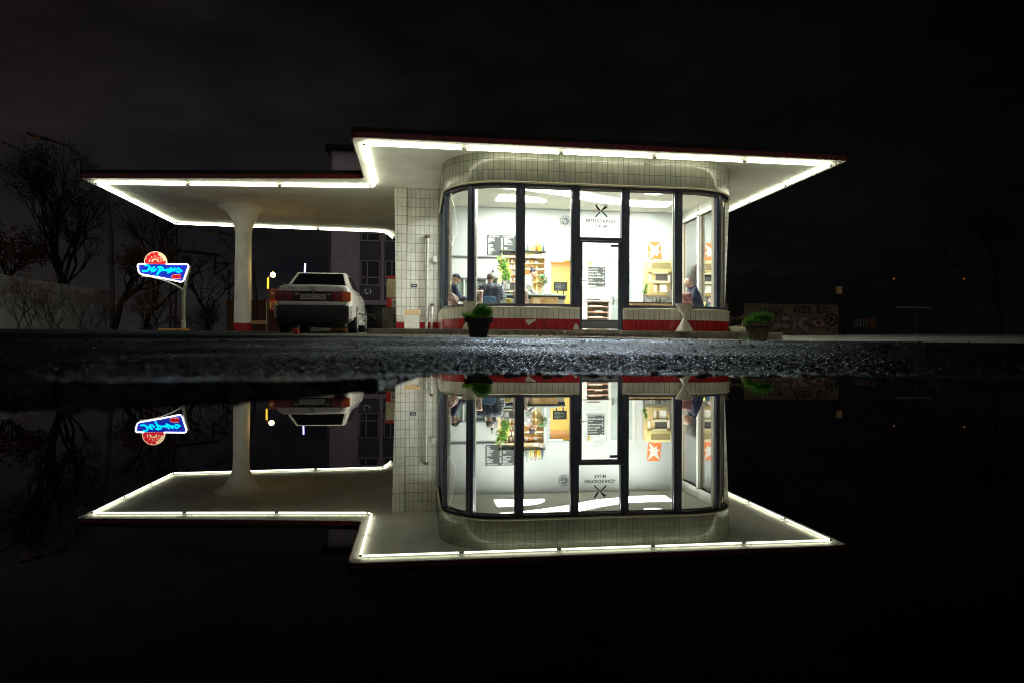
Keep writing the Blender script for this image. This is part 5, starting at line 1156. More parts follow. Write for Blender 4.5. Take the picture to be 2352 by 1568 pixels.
MB().tube([(.9, 2.615, 1.11), (.9, 2.61, 1.02), (.94, 2.61, 1.0), (1.01, 2.61, 1.01), (1.02, 2.615, 1.12)], .007, 6).build('mirror_glint', M['steel'], mr_); MB().bbox((.8, 2.64, 1.0), (.91, 2.7, 1.05), .01).build('mirror_arm', M['dark'], mr_)
MB().bbox((-1.05, 2.62, 1.0), (-.88, 2.72, 1.13), .025).build('door_mirror', M['dark'], car, smooth=40)
MB().tube([(.4, -.03, .3), (.4, .3, .3)], .025, 10).build('exhaust_pipe', M['rust'], car)
# ================================================================ THINGS IN THE YARD
def blades(mb, c, r, n, h, rng, lean=.5, w=.004, dome=0.):
    for _ in range(n):
        a = rng.uniform(0, 2*PI); q = r*math.sqrt(rng.random()); b0 = Vector((c[0]+q*math.cos(a), c[1]+q*math.sin(a), c[2]+dome*math.sqrt(max(0, 1-(q/r)**2))*.3))
        d = Vector((math.cos(a)*q/r*lean+rng.gauss(0, .18), math.sin(a)*q/r*lean+rng.gauss(0, .18), 1)).normalized(); l = h*rng.uniform(.55, 1.1); s_ = d.orthogonal().normalized()*w
        m1 = b0+d*l*.5; mb.add([b0-s_, b0+s_, m1+s_*.8, m1-s_*.8, b0+d*l+Vector((0, 0, -.15*l*q/r))], [(0, 1, 2, 3), (3, 2, 4)])
def pot(label, px0, px1, pyt, bx0, bx1, pyb, Y, m):
    a, b_ = P(px0, pyt, Y), P(px1, pyt, Y); c, d = P(bx0, pyb, Y), P(bx1, pyb, Y); cx = (a.x+b_.x)/2; r1 = (b_.x-a.x)/2; r0 = (d.x-c.x)/2; zb = g1(cx, Y)-.01; zt_ = a.z
    t = thing('plant_pot', label, 'plant pot', (cx, Y, zb)); h = zt_-zb
    MB().lathe([(r0, 0), (r0+(r1-.03-r0)*.72, h*.74), (r1-.01, h*.76), (r1, h*.78), (r1, h), (r1-.03, h), (r1-.035, h*.9), (.01, h*.9)], (cx, Y, zb), 32).build('pot_body', m, t, smooth=40)
    MB().lathe([(r1-.037, 0), (.001, .02)], (cx, Y, zb+h*.905), 20).build('soil', M['soil'], t)
    return t, cx, zt_-.03, r1
rg = random.Random(11)
t, cx, zt_, r = pot('dark flower pot with clipped green ball and feathery sprigs on the asphalt', 1066, 1133, 728, 1078, 1117, 776, 11.8, M['potdark'])
mb = MB(); c = Vector((cx+.06, 11.8, zt_+.1))
for _ in range(2600):
    d = Vector((rg.gauss(0, 1), rg.gauss(0, 1), rg.gauss(0, 1))).normalized(); p0 = c+Vector((d.x*.145, d.y*.145, d.z*.115)); d2 = (d+Vector((rg.gauss(0, .3), rg.gauss(0, .3), rg.gauss(0, .3)))).normalized(); s_ = d2.orthogonal().normalized()*.0028; l = rg.uniform(.02, .06)
    mb.add([p0-s_, p0+s_, p0+d2*l], [(0, 1, 2)])
mb.ball(c, 1, 2, (.135, .135, .105)); mb.build('clipped_ball', M['grass'], t, fixn=False)
mb = MB(); blades(mb, (cx-.15, 11.74, zt_), .09, 330, .15, rg, .6, .0035); blades(mb, (cx, 11.66, zt_), .17, 240, .07, rg, .5, .004); mb.build('feathery_sprigs', M['moss'], t, fixn=False)
t, cx, zt_, r = pot('mossy concrete flower pot with grass tuft and lettuce green leaves right of the cafe', 1707, 1772, 740, 1721, 1758, 786, 10.5, M['terra'])
mb = MB(); blades(mb, (cx+.07, 10.5, zt_), .13, 900, .17, rg, .9, .0025, .3); mb.build('grass_tuft', M['grass'], t, fixn=False)
mb = MB()
for _ in range(26): a = rg.uniform(0, 2*PI); leafball(mb, Vector((cx-.13+.1*math.cos(a), 10.42+.08*math.sin(a), zt_+rg.uniform(.02, .07))), .035, 10, .045, rg)
for _ in range(10): leafball(mb, Vector((cx+rg.uniform(-.2, .12), 10.31, zt_+.025)), .025, 8, .035, rg)
mb.build('lettuce_leaves', M['moss'], t, fixn=False)
mb = MB(); gp = g1(5.18, 10.4); blades(mb, (cx-.23, 10.35, gp-.005), .07, 90, .09, rg, 1.1, .004); mtag(mb.build('weed_tuft', M['moss'], fixn=False), 'small green weed at the foot of the mossy concrete pot', 'weed')
def hourglass(label, px0, px1, py, Y):
    a, b_ = P(px0, py, Y), P(px1, py, Y); cx = (a.x+b_.x)/2; r = (b_.x-a.x)/2; h = a.z-.541
    t = thing('hourglass_planter', label, 'planter', (cx, Y, .541), 0, 'hourglass planters')
    MB().lathe([(r*.98, 0), (r*.96, .015), (.035, h*.46), (.03, h*.5), (.036, h*.54), (r, h-.012), (r, h), (r-.015, h), (r*.6, h*.82), (.01, h*.82)], (cx, Y, .541), 36).build('planter_body', M['concw'], t, smooth=35)
    MB().lathe([(r*.72, 0), (.001, .012)], (cx, Y, .541+h*.86), 18).build('soil', M['soil'], t)
hourglass('white hourglass shaped planter right of the cafe door', 1552, 1592.5, 698, 15.8)
hourglass('white hourglass shaped planter half hidden behind the dark flower pot', 1061.5, 1098, 693, 15.8)
a, b_ = P(1675, 746, 16.0), P(1722, 746, 16.0); cx = (a.x+b_.x)/2; r = (b_.x-a.x)/2
t = thing('bowl_planter', 'low white bowl planter behind the mossy pot at the plinth end', 'planter', (cx, 16.0, .541))
MB().lathe([(r*.62, 0), (r*.7, .02), (r*.9, .1), (r, .115), (r, .13), (r*.94, .13), (r*.85, .1), (.01, .09)], (cx, 16.0, .541), 32).build('bowl', M['concw'], t, smooth=35)
mb = MB()
for k in range(12): mb.ball((cx-.06+rg.uniform(-.12, .2), 15.95+rg.uniform(-.12, .12), .66+rg.uniform(0, .03)), rg.uniform(.015, .035), 1)
mb.build('pebbles', M['litter'], t)
a, b_ = P(1748, 764, 15.2), P(1798, 764, 15.2); mb = MB(); mb.bbox((a.x, 15.2, g1(8.3, 15.3)-.05), (b_.x, 15.65, a.z), .012); mtag(mb.build('stone_block', M['kerb'], smooth=30), 'mossy stone block standing right of the mossy pot', 'block')
# carton with open flap by the tiled wall
a, b_ = P(929, 723, 19.5), P(963, 756, 19.5); x0, x1 = a.x, b_.x; zc = a.z
t = thing('carton_box', 'open white cardboard box standing against the tiled wall', 'box', ((x0+x1)/2, 19.7, .541)); th = .006
for A_, B_ in (((x0, 19.5, .542), (x1, 19.5+th, zc)), ((x0, 19.88, .542), (x1, 19.88+th, zc)), ((x0, 19.5+th, .542), (x0+th, 19.88, zc)), ((x1-th, 19.5+th, .542), (x1, 19.88, zc))): MB().box(A_, B_).build('box_side', M['carton'], t)
MB().poly([(x0, 19.887, zc), (x1, 19.887, zc), (x1+.02, 19.97, zc+.15), (x0, 19.97, zc+.15)], (0, -.005, .002)).build('rear_flap', M['cartonin'], t)
MB().poly([(x1, 19.5, zc), (x1, 19.88, zc), (x1+.03, 19.9, zc+.17), (x1+.012, 19.6, zc+.14)], (-.005, 0, 0)).build('side_flap', M['carton'], t)
MB().box((x0+th, 19.5+th, .545), (x1-th, 19.88, .55)).build('box_bottom', M['cartonin'], t)
# door board, dead leaves, clods
z0 = g1(3.5, 13.2)
mb = MB(); mb.poly([(2.75, 12.6, z0+.03), (4.55, 12.75, z0+.03), (4.85, 14.1, z0+.06), (2.85, 14.2, z0+.06)], (0, 0, .025)); mtag(mb.build('door_board', M['boardgrey']), 'grey board lying on the ground in front of the cafe door', 'board')
mb = MB()
for _ in range(420):
    if rg.random() < .6: x, y = rg.gauss(3.1, .9), rg.uniform(13.6, 15.3)
    else: x, y = rg.uniform(-.5, 9), rg.uniform(11, 15.4)
    z = g1(x, y)+(.09 if (2.75 < x < 4.8 and 12.7 < y < 14.2) else .006); a = rg.uniform(0, 2*PI); l = rg.uniform(.02, .05); u = Vector((math.cos(a), math.sin(a), rg.uniform(-.2, .5)))*l; v = Vector((-math.sin(a), math.cos(a), rg.uniform(-.2, .4)))*l*.55
    p = Vector((x, y, z+.012)); mb.add([p-u, p-v*.9, p+u, p+v], [(0, 1, 2, 3)])
tag(mb.build('leaf_litter', M['litter'], fixn=False), 'scattered dead leaves along the plinth before the door', 'leaves', None, 'stuff')
mb = MB()
for _ in range(150):
    y = rg.uniform(.75, 3.6) if rg.random() < .65 else rg.uniform(3.6, 12); x = y*rg.uniform(-.5, .95); r = rg.uniform(.0018, .0042)*min(4, max(1, y/1.2)); z = g1(x, y)
    mb.ball((x, y, z+r*.4), r, 1, (rg.uniform(.9, 1.7), 1, rg.uniform(.5, .85)))
for _ in range(70):
    u_ = rg.uniform(-.5, .92); y = float(np.interp(u_, _su, _sv))+rg.gauss(-.012, .02); r = rg.uniform(.0012, .003); mb.ball((u_*y, y, max(WATER, g1(u_*y, y))), r, 1, (rg.uniform(.9, 1.8), 1, .6))
tag(mb.build('loose_stones', M['clod'], smooth=True), 'loose dark stones scattered over the wet asphalt', 'stones', None, 'stuff')
# ---- pump and barrel behind the tiled corner, black glazed wall, small red can, crates under the car
a, b_ = P(886, 634, 22.0), P(930, 707, 22.0); w = .62; x0 = a.x; gz0 = g1(x0, 22)
t = thing('petrol_pump', 'cream and red petrol pump half hidden behind the tiled corner', 'petrol pump', (x0+w/2, 22, gz0))
zt_ = P(890, 634, 22).z; zm = P(890, 684, 22).z; zb = P(890, 707, 22).z; zl = P(890, 640, 22).z
MB().bbox((x0+.03, 22, zm), (x0+w, 22.45, zl), .02).build('pump_body', M['cream'], t, smooth=40); MB().bbox((x0, 21.97, zl+.001), (x0+w+.02, 22.48, zt_), .03).build('pump_top', M['red'], t, smooth=40)
MB().bbox((x0+.03, 22, zb), (x0+w, 22.45, zm-.001), .01).build('pump_base', M['red'], t, smooth=40)
c0 = P(900, 686, 21.98).x; sgn = MB().box((c0, 21.985, zb+.01), (c0+.32, 21.997, zm-.03)).build('pump_label', M['plate'], t)
text('lettering', 'N', .13, (c0+.03, 21.982, zm-.18), M['black'], sgn, align='LEFT', bold=.004); text('lettering', 'C', .13, (c0+.03, 21.982, zb+.03), M['black'], sgn, align='LEFT', bold=.004)
a, b_ = P(877, 707, 21.9), P(921, 707, 21.9); r = (b_.x-a.x)/2
MB().lathe([(r*.9, 0), (r, .05), (r*.98, (zb-gz0)*.5), (r, zb-gz0-.03), (r*.9, zb-gz0-.002)], (a.x+r, 22.2, gz0), 28).build('concrete_foot', M['oldconc'], t, smooth=40)
a, b_ = P(836, 700, 24.5), P(912, 700, 24.5); w_ = tilewall('glazed_wall', a.x, b_.x, a.x, b_.x, 24.5, .45, a.z, .25, M['blackblock'], None); mtag(w_, 'low wall of shiny black glazed blocks behind the white car', 'wall')
p = P(681, 757, 14.6); gz1 = g1(p.x, 14.6)-.01; t = thing('red_can', 'small red canister standing on the asphalt behind the car', 'can', (p.x, 14.6, gz1)); MB().bbox((p.x-.06, 14.55, gz1), (p.x+.045, 14.67, gz1+.12), .015).build('can_body', M['red'], t); MB().tube([(p.x+.03, 14.61, gz1+.12), (p.x+.04, 14.61, gz1+.17)], .014, 8).build('spout', M['steel'], t)
a, b_ = P(715, 750, 21.6), P(793, 750, 21.6); gz1 = g1(a.x, 21.6)
t = thing('crate_sign', 'long wooden crate with white lettered end seen beneath the car', 'crate', ((a.x+b_.x)/2, 21.6, gz1))
zt_ = gz1+.13; MB().bbox((a.x+.55, 21.6, gz1), (b_.x, 22, zt_), .01).build('crate_body', M['pallet'], t); pn = MB().bbox((a.x, 21.6, gz1), (a.x+.548, 21.95, zt_), .01).build('crate_end', M['plate'], t); text('lettering', 'KÖLIN', .11, (a.x+.27, 21.595, gz1+.03), M['black'], pn, width=.46)
for k in range(9): MB().box((a.x+.58+k*.045*(b_.x-a.x)*.9, 21.59, gz1+.01), (a.x+.585+k*.045*(b_.x-a.x)*.9+.01, 21.599, zt_-.01)).build('slat_gap', M['dark'], t)
# ================================================================ NEON SIGN ON ITS POST
YS = 21.5
def SP(zx, zy, dy=0): return P(298.6+.07325*zx, 562.7+.07325*zy, YS)+Vector((0, dy, 0))
base = P(421, 757, YS); gs = g1(base.x, YS)
sign = thing('neon_sign', 'blue neon script sign with red disc on a forked post left of the column', 'sign', (base.x, YS, gs))
outl = [(290, 605), (1790, 612), (1835, 635), (1838, 690), (1700, 1100), (1660, 1155), (1590, 1165), (960, 1035), (400, 935), (320, 905), (288, 860), (248, 680), (256, 630)]
MB().poly([SP(*q) for q in outl], (0, .1, 0)).build('sign_panel', M['signblue'], sign)
rim = [SP(*q, -.03) for q in ((300, 605), (1780, 610), (1830, 632), (1838, 690), (1700, 1100), (1655, 1155), (1590, 1165), (960, 1035), (400, 935), (325, 905), (288, 860), (250, 680), (262, 625))]
g0 = [rim[0], SP(510, 606, -.03)]; g1_ = [SP(1140, 608, -.03)]+rim[1:]+[rim[0]]
MB().tube(g0, .017, 8).build('white_tube', M['neonwhite'], sign); MB().tube(g1_, .017, 8).build('white_tube', M['neonwhite'], sign)
strokes = [[(480, 660), (560, 640), (630, 690), (590, 780), (560, 820), (480, 835), (400, 820)], [(640, 800), (700, 740), (770, 690), (720, 780), (690, 860), (760, 840), (840, 760)], [(880, 720), (960, 700), (1040, 730), (1050, 790), (980, 820), (900, 830)], [(980, 700), (930, 830), (850, 960)], [(1060, 800), (1130, 800), (1180, 770), (1160, 830), (1240, 780), (1300, 720), (1240, 810), (1200, 890), (1290, 840)], [(1290, 840), (1380, 760), (1420, 730), (1380, 830), (1470, 800)], [(1470, 800), (1520, 740), (1590, 790), (1640, 820), (1560, 850), (1480, 860)]]
for s_ in strokes: MB().tube([SP(*q, -.03) for q in s_], .024, 8).build('script_tube', M['neoncyan'], sign)
c = SP(805, 545, -.02); R_ = .07325*312*YS/_F*1.01
zc = SP(805, 606).z
def cutdisc(r, y0, t, m, name, par):
    pts = []; h0 = zc-c.z
    a0 = math.asin(max(-1, min(1, h0/r)))
    for q in np.linspace(a0, PI-a0, 40): pts.append((c.x+r*math.cos(q), c.y+y0, c.z+r*math.sin(q)))
    return MB().poly(pts, (0, t, 0)).build(name, m, par)
dd = cutdisc(R_, 0, .05, M['disccream'], 'dial_disc', sign); cutdisc(R_*.93, -.004, .003, M['discred'], 'red_face', dd)
mb = MB()
def ringpt(r, deg): return (c.x+r*math.cos(math.radians(deg)), c.y-.0075, c.z+r*math.sin(math.radians(deg)))
def sector(r0, r1, d0, d1): mb.poly([ringpt(r0, d) for d in np.linspace(d0, d1, 9)]+[ringpt(r1, d) for d in np.linspace(d1, d0, 9)], (0, .003, 0))
sector(R_*.70, R_*.93, 8, 72); sector(R_*.21, R_*.30, 0, 180)
for d in (10, 35, 50, 65, 95, 120, 140, 160, 172): sector(R_*.3, R_*.37, d-4, d+4)
for d in (100, 128, 160): sector(R_*.8, R_*.9, d-2, d+2)
for d, tx in ((172, '5'), (160, '4'), (128, '3'), (97, '2'), (74, '1'), (45, '12'), (15, '11')):
    v = ringpt(R_*.53, d); mbtext(mb, tx, R_*.24, (v[0], v[1], v[2]-R_*.08), bold=.002)
mb.build('dial_marks', M['disccream'], dd)
st = [SP(*q, -.02) for q in ((1320, 980), (1380, 940), (1590, 935), (1600, 1070), (1370, 1070), (1310, 1030))]
bd = MB().poly(st, (0, -.012, 0)).build('red_badge', M['discred'], sign); v = SP(1470, 1045, -.033); text('lettering', 'GTÜ', .085, v, M['signdark'], bd, bold=.002)
MB().tube([st[2], st[1], st[0], st[5], st[4], st[3]], .008, 6).build('badge_rim', M['disccream'], bd)
pole = [Vector((base.x, YS, gs-.05)), Vector((base.x, YS, gs+.28)), Vector((base.x, YS, gs+.3)), SP(1690, 1470), SP(1720, 1350), SP(1800, 1000), SP(1900, 670)]
MB().tube(pole, [.07, .07, .052, .05, .042, .036, .03], 12).build('post', M['postgrey'], sign, smooth=40)
MB().tube([SP(1680, 1460), SP(1580, 1370), SP(1400, 1270), SP(1150, 1160), SP(930, 1090), (SP(640, 1020)), SP(365, 1000)], [.04, .036, .032, .03, .028, .026, .024], 10).build('branch_arm', M['postgrey'], sign, smooth=40)
for a, b_ in (((400, 940), (375, 1000)), ((945, 1030), (925, 1090)), ((1810, 740), (1880, 760)), ((1690, 1070), (1770, 1095))): MB().tube([SP(*a), SP(*b_)], .014, 6).build('bracket', M['postgrey'], sign)
a, b_ = P(367, 757, YS), P(424, 757, YS); MB_ = MB().bbox((a.x, YS-.2, gs-.1), (b_.x+.1, YS+.2, gs+.05), .02); mtag(MB_.build('orange_kerb', M['orangekerb']), 'orange painted kerb stone at the foot of the neon sign', 'kerb')
# ================================================================ STREET BEHIND
def board(mb, x0, x1, y, z0, z1, t=.04): mb.box((x0, y, z0), (x1, y+t, z1))
Yb = 25.0; a = P(617, 664, Yb); b_ = P(700, 757, Yb)
sb = thing('notice_board', 'maroon and cream lettered sign board on two posts left of the car', 'sign', (a.x, Yb, g1(a.x, Yb)))
zz = lambda y: P(650, y, Yb).z
for nm, y0, y1, m_ in (('maroon_panel', 664, 688, 'signdark'), ('red_strip', 688.3, 693.5, 'signred'), ('cream_panel', 693.8, 709, 'signcream'), ('red_strip', 709.3, 713.5, 'signred')): 
    MB().box((a.x+.04, Yb, zz(y1)), (b_.x, Yb+.04, zz(y0))).build(nm, M[m_], sb)
x0 = a.x+.09
text('lettering', 'Brillhamer K', .13, (x0, Yb-.004, zz(677)), M['plate'], sb, align='LEFT'); text('lettering', 'Büro A', .17, (x0, Yb-.004, zz(702)), M['black'], sb, align='LEFT', bold=.004)
MB().box((x0, Yb-.008, zz(706.5)), (x0+.9, Yb-.001, zz(703.5))).build('black_strip', M['black'], sb)
text('lettering', '0179', .09, (x0+.35, Yb-.004, zz(713)), M['signcream'], sb, align='LEFT'); text('lettering', 'ZU', .09, (x0+.3, Yb-.004, zz(692.8)), M['signcream'], sb, align='LEFT')
for px in (612.5, 655): p = P(px, 700, Yb); MB().tube([(p.x, Yb+.07, g1(p.x, Yb)-.1), (p.x, Yb+.07, zz(690))], .03, 8).build('post', M['postgrey'], sb)
# sodium globe lamp
Yl = 24.3; p = P(627, 631.5, Yl); q = P(616.5, 640, Yl)
gl_ = thing('globe_lamp', 'small street lamp with glowing orange globe above the sign board', 'street lamp', (q.x, Yl, g1(q.x, Yl)))
MB().ball(p, .085, 3).build('globe', M['sodium'], gl_, smooth=True); MB().tube([(q.x, Yl, g1(q.x, Yl)-.1), (q.x, Yl, q.z)], .032, 8).build('post', M['lamppost'], gl_)
MB().tube([(q.x, Yl-.06, P(617, 664, Yl).z), (q.x, Yl-.06, P(617, 639, Yl).z)], .03, 8).build('lamplit_sleeve', M['sodiumpole'], gl_); MB().tube([(q.x, Yl, q.z), (q.x, Yl, q.z+.06), p], .02, 6).build('lamp_arm', M['lamppost'], gl_)  # glowing sleeve carries the yellow lamp light falling on the upper post
# blue light rod on a thin mast behind the car
Yr = 45.; a, b_ = P(701, 605.5, Yr), P(700, 630, Yr); t = thing('light_rod', 'thin upright rod of blue white light showing above the car roof', 'lamp', (b_.x, Yr, g1(b_.x, Yr)))
MB().tube([b_, a], .05, 8).build('glowing_rod', M['bluerod'], t); MB().tube([(b_.x, Yr, g1(b_.x, Yr)-.1), b_-Vector((0, 0, .01))], .06, 8).build('mast', M['lamppost'], t)
# curved street lamps (tip, bend, foot), each with a second shorter arm
def curved(label, Y, pts, arm2):
    f = P(*pts[-1], Y); t = thing('curved_lamp', label, 'street lamp', (f.x, Y, g1(f.x, Y)), 0, 'whip shaped street lamps')
    P3 = [P(*q, Y) for q in pts]; P3.append(Vector((f.x, Y, g1(f.x, Y)-.1))); sm = []
    for i in range(len(P3)-1):
        p0 = P3[max(i-1, 0)]; p1 = P3[i]; p2 = P3[i+1]; p3 = P3[min(i+2, len(P3)-1)]
        for k in range(6): u = k/6; sm.append(.5*((2*p1)+(p2-p0)*u+(2*p0-5*p1+4*p2-p3)*u*u+(3*p1-p0-3*p2+p3)*u**3))
    sm.append(P3[-1]); n = len(sm); s_ = Y/32
    MB().tube(sm, [.05+.07*i/n for i in range(n)], 8).build('post', M['lamppost'], t, smooth=True)
    d = (sm[0]-sm[1]).normalized(); MB().cap(sm[0], sm[0]+d*.9, .09, .07, 8).build('luminaire', M['lamppost'], t, smooth=True)
    MB().ball(sm[0]+d*.5-Vector((0, 0, .09)), .12, 2, (2, 1, .35)).build('lens', M['sodiumdim'], t, smooth=True)
    if arm2:
        k_ = min(range(n), key=lambda i: abs(sm[i].z-(sm[0].z-1.6))); e = [P(*q, Y+.8) for q in arm2]; MB().tube(e+[sm[min(n-1, k_+6)]], .05, 8).build('second_arm', M['lamppost'], t)
curved('tall whip shaped street lamp rising behind the canopy tip on the left', 34., [(110, 321), (150, 335), (195, 367), (228, 420), (247, 480), (255, 545), (257, 620), (258, 700)], [(5, 326), (35, 340), (68, 365)])
curved('whip shaped street lamp standing right of the canopy column', 44., [(512, 536), (530, 541), (550, 558), (568, 580), (580, 610), (585, 650), (588, 700)], [(490, 534), (503, 541)])
# white garden wall receding on the left
a, b_ = P(-60, 622, 27), P(250, 668, 36); mb = MB(); 
n_ = 10; vs = []; fs = []
d_ = (Vector((b_.x, b_.y))-Vector((a.x, a.y))).normalized(); nr = Vector((-d_.y, d_.x))*.25
A0 = [(a.x, a.y), (b_.x, b_.y), (b_.x+nr.x, b_.y+nr.y), (a.x+nr.x, a.y+nr.y)]; zt_ = [P(0, 632, 27).z, P(250, 665, 36).z]
mb.add([(x, y, .2) for x, y in A0]+[(A0[0][0], A0[0][1], a.z), (A0[1][0], A0[1][1], b_.z), (A0[2][0], A0[2][1], b_.z), (A0[3][0], A0[3][1], a.z)], [(3, 2, 1, 0), (4, 5, 6, 7), (0, 1, 5, 4), (1, 2, 6, 5), (2, 3, 7, 6), (3, 0, 4, 7)])
mtag(mb.build('garden_wall', M['whitewall']), 'long white wall running back behind the bushes on the far left', 'wall')
# ---- trees and bushes
def grow(mb, p, d, l, r, depth, rng, tips, spread, thin=.72, up=.1):
    n = 3; pts = [p]; q = p.copy(); dd = d.copy()
    for k in range(n):
        dd = (dd+Vector((rng.gauss(0, .12), rng.gauss(0, .12), rng.gauss(0, .08)+up*.3))).normalized(); q = q+dd*l/n; pts.append(q.copy())
    mb.tube(pts, [r*(1-.35*k/n) for k in range(n+1)], 6 if depth > 3 else (4 if depth > 1 else 3), caps=False)
    if depth == 0: tips.append(q); return
    for k in range(rng.choice((2, 3, 3)) if depth > 1 else 3):
        b = pts[rng.choice((1, 2, 3, 3))] if k else q
        ax_ = dd.orthogonal().normalized(); ax_.rotate(Matrix.Rotation(rng.uniform(0, 2*PI), 3, dd)); nd = (dd+ax_*spread*rng.uniform(.6, 1.3)+Vector((0, 0, up))).normalized()
        grow(mb, b, nd, l*rng.uniform(.62, .86), r*.62, depth-1, rng, tips, spread, thin, up)
def tree(label, x, y, h, depth, seed, leafm=None, nleaf=5, lsize=.16, spread=.6, r=.16, cat='tree', group=None, stems=1, name='tree'):
    rng = random.Random(seed); zb = g1(x, y)-.1; t = thing(name, label, cat, (x, y, zb), 0, group)
    mb = MB(); tips = []; fr = .3
    for s_ in range(stems):
        d = Vector((rng.gauss(0, .05 if stems == 1 else .45), rng.gauss(0, .05 if stems == 1 else .45), 1)).normalized(); grow(mb, Vector((x+rng.gauss(0, .02 if stems == 1 else .3), y, zb)), d, h*fr, r, depth, rng, tips, spread, up=.12)
    mb.build('trunk', M['trunkbark'], t, smooth=True, fixn=False)
    if leafm:
        lm = MB()
        for q in tips: leafball(lm, q, lsize*2.2, nleaf, lsize, rng, up=0)
        lm.build('crown', leafm, t, fixn=False)
def tp(px, py, Y): return P(px, py, Y)
p = tp(150, 700, 42); tree('big bare dark tree left of the canopy behind the white wall', p.x, 42, 10.2, 7, 21, M['darkleaf'], 7, .09, .6, .26)
p = tp(20, 700, 40); tree('tree with orange lamp light coloured into its leaves at the far left edge', p.x, 40, 7, 5, 5, M['rustleaf'], 14, .16, .7, .16)
p = tp(258, 700, 33); tree('rust leaved tree with dark trunk left of the neon sign', p.x, 33, 5.6, 6, 9, M['rustleaf'], 6, .1, .66, .17)
p = tp(330, 700, 50); tree('bare tree behind the neon sign', p.x, 50, 9.5, 6, 31, M['darkleaf'], 3, .12, .6, .2)
p = tp(470, 700, 52); tree('bare twiggy tree below the railway mast', p.x, 52, 7.5, 6, 41, M['darkleaf'], 1, .1, .62, .14)
p = tp(2300, 700, 40); tree('tall dark tree at the right edge of the yard', p.x, 40, 9, 6, 55, M['darkleaf'], 12, .16, .6, .22)
for k, (px, Y, h_, sd, nm) in enumerate(((75, 24, 2.3, 3, 'loose twiggy bush in front of the white wall at the left edge'), (150, 26, 2.0, 8, 'twiggy bush before the white wall between the other two'), (215, 28, 2.2, 12, 'upright twiggy bush before the far end of the white wall'))):
    p = tp(px, 700, Y); tree(nm, p.x, Y, h_, 4, sd, M['rustleaf'], 4, .04, .55, .016, 'bush', 'bushes before the white wall', 6, 'bush')
for k, (px, Y, h_, sd, nm) in enumerate(((340, 30, 2.4, 14, 'drooping rust coloured shrub under the neon sign'), (480, 34, 2.2, 17, 'dark shrub left of the canopy column'))):
    p = tp(px, 700, Y); tree(nm, p.x, Y, h_, 4, sd, M['rustleaf'] if k == 0 else M['darkleaf'], 5, .07, .6, .03, 'bush', None, 6, 'bush')
# ---- railway masts with their cantilever
def lattice(mb, x, y, z0, z1, w):
    for sx in (-1, 1): mb.box((x+sx*w/2-.04, y-.04, z0), (x+sx*w/2+.04, y+.04, z1))
    n = max(4, int((z1-z0)/.7))
    for k in range(n): a_ = z0+(z1-z0)*k/n; c_ = z0+(z1-z0)*(k+1)/n; s_ = 1 if k % 2 else -1; mb.tube([(x-s_*w/2, y, a_), (x+s_*w/2, y, c_)], .03, 4)
M['railsteel'] = pm('rail_steel', (.02, .02, .022), .8)
Ym = 48.; a, b_ = P(399, 522, Ym), P(399, 720, Ym); t = thing('railway_mast', 'dark lattice railway mast with long arm behind the sign', 'mast', (a.x, Ym, g1(a.x, Ym)), 0, 'railway masts')
mb = MB(); lattice(mb, P(399, 600, Ym).x, Ym, g1(a.x, Ym)-.2, a.z, .34); mb.build('lattice_post', M['railsteel'], t)
mb = MB(); mb.tube([P(399, 574, Ym), P(506, 587, Ym)], .1, 6); mb.tube([P(494, 586, Ym), P(494, 632, Ym)], .09, 6); mb.tube([P(494, 604, Ym), P(527, 606, Ym)], .05, 6); mb.tube([P(527, 606, Ym), P(494, 632, Ym)], .05, 6); mb.build('arm', M['railsteel'], t)
a = P(533, 618, 52); t = thing('railway_mast', 'dark lattice railway mast close beside the canopy column', 'mast', (a.x, 52, g1(a.x, 52)), 0, 'railway masts'); mb = MB(); lattice(mb, a.x, 52, g1(a.x, 52)-.2, a.z, .4); mb.build('lattice_post', M['railsteel'], t)
mb = MB(); mb.tube([P(494, 632, Ym), P(533, 655, 52)], .02, 4); mtag(mb.build('catenary_wire', M['railsteel']), 'thin overhead wire slung between the railway masts', 'wire')
mb = MB(); mb.tube([P(300, 660, 46), P(494, 600, Ym)], .02, 4); mtag(mb.build('catenary_wire', M['railsteel']), 'thin overhead wire dropping left behind the neon sign', 'wire')
# brown wall and flat roofed house left of the car, light streak rail
a, b_ = P(520, 688, 46), P(700, 688, 46); t = thing('brick_wall', 'long brown brick wall across the street left of the car', 'wall', (a.x, 46, g1(a.x, 46))); MB().box((a.x, 46, .2), (b_.x, 46.4, a.z)).build('wall_face', M['brownwall'], t)
for px in (563, 612, 660): p = P(px, 686, 45.95); MB().box((p.x-.12, 45.9, .2), (p.x+.12, 45.999, p.z)).build('pier', M['brownwall'], t)
a, b_ = P(645, 664, 50), P(720, 664, 50); t = thing('brick_house', 'low brown house with flat dark roof behind the sign board', 'house', (a.x, 50, g1(a.x, 50))); MB().box((a.x, 50, .2), (b_.x, 56, a.z-.25)).build('wall', M['brownwall'], t); MB().box((a.x-.2, 49.8, a.z-.249), (b_.x+.2, 56.2, a.z)).build('roof', M['signdark'], t)
p = P(662, 664, 50); MB().box((p.x, 50.5, a.z), (p.x+.5, 51.2, P(662, 655, 50).z)).build('chimney', M['brownwall'], t)
a, b_ = P(578, 741, 36), P(612, 738, 36); mtag(MB().bbox((a.x, 36, a.z-.08), (b_.x, 36.3, b_.z+.03), .01).build('streak_rail', M['signcream']), 'low rail coloured as a streak of orange lamp light right of the column', 'rail')  # streak of lamp light is put into the orange of this rail
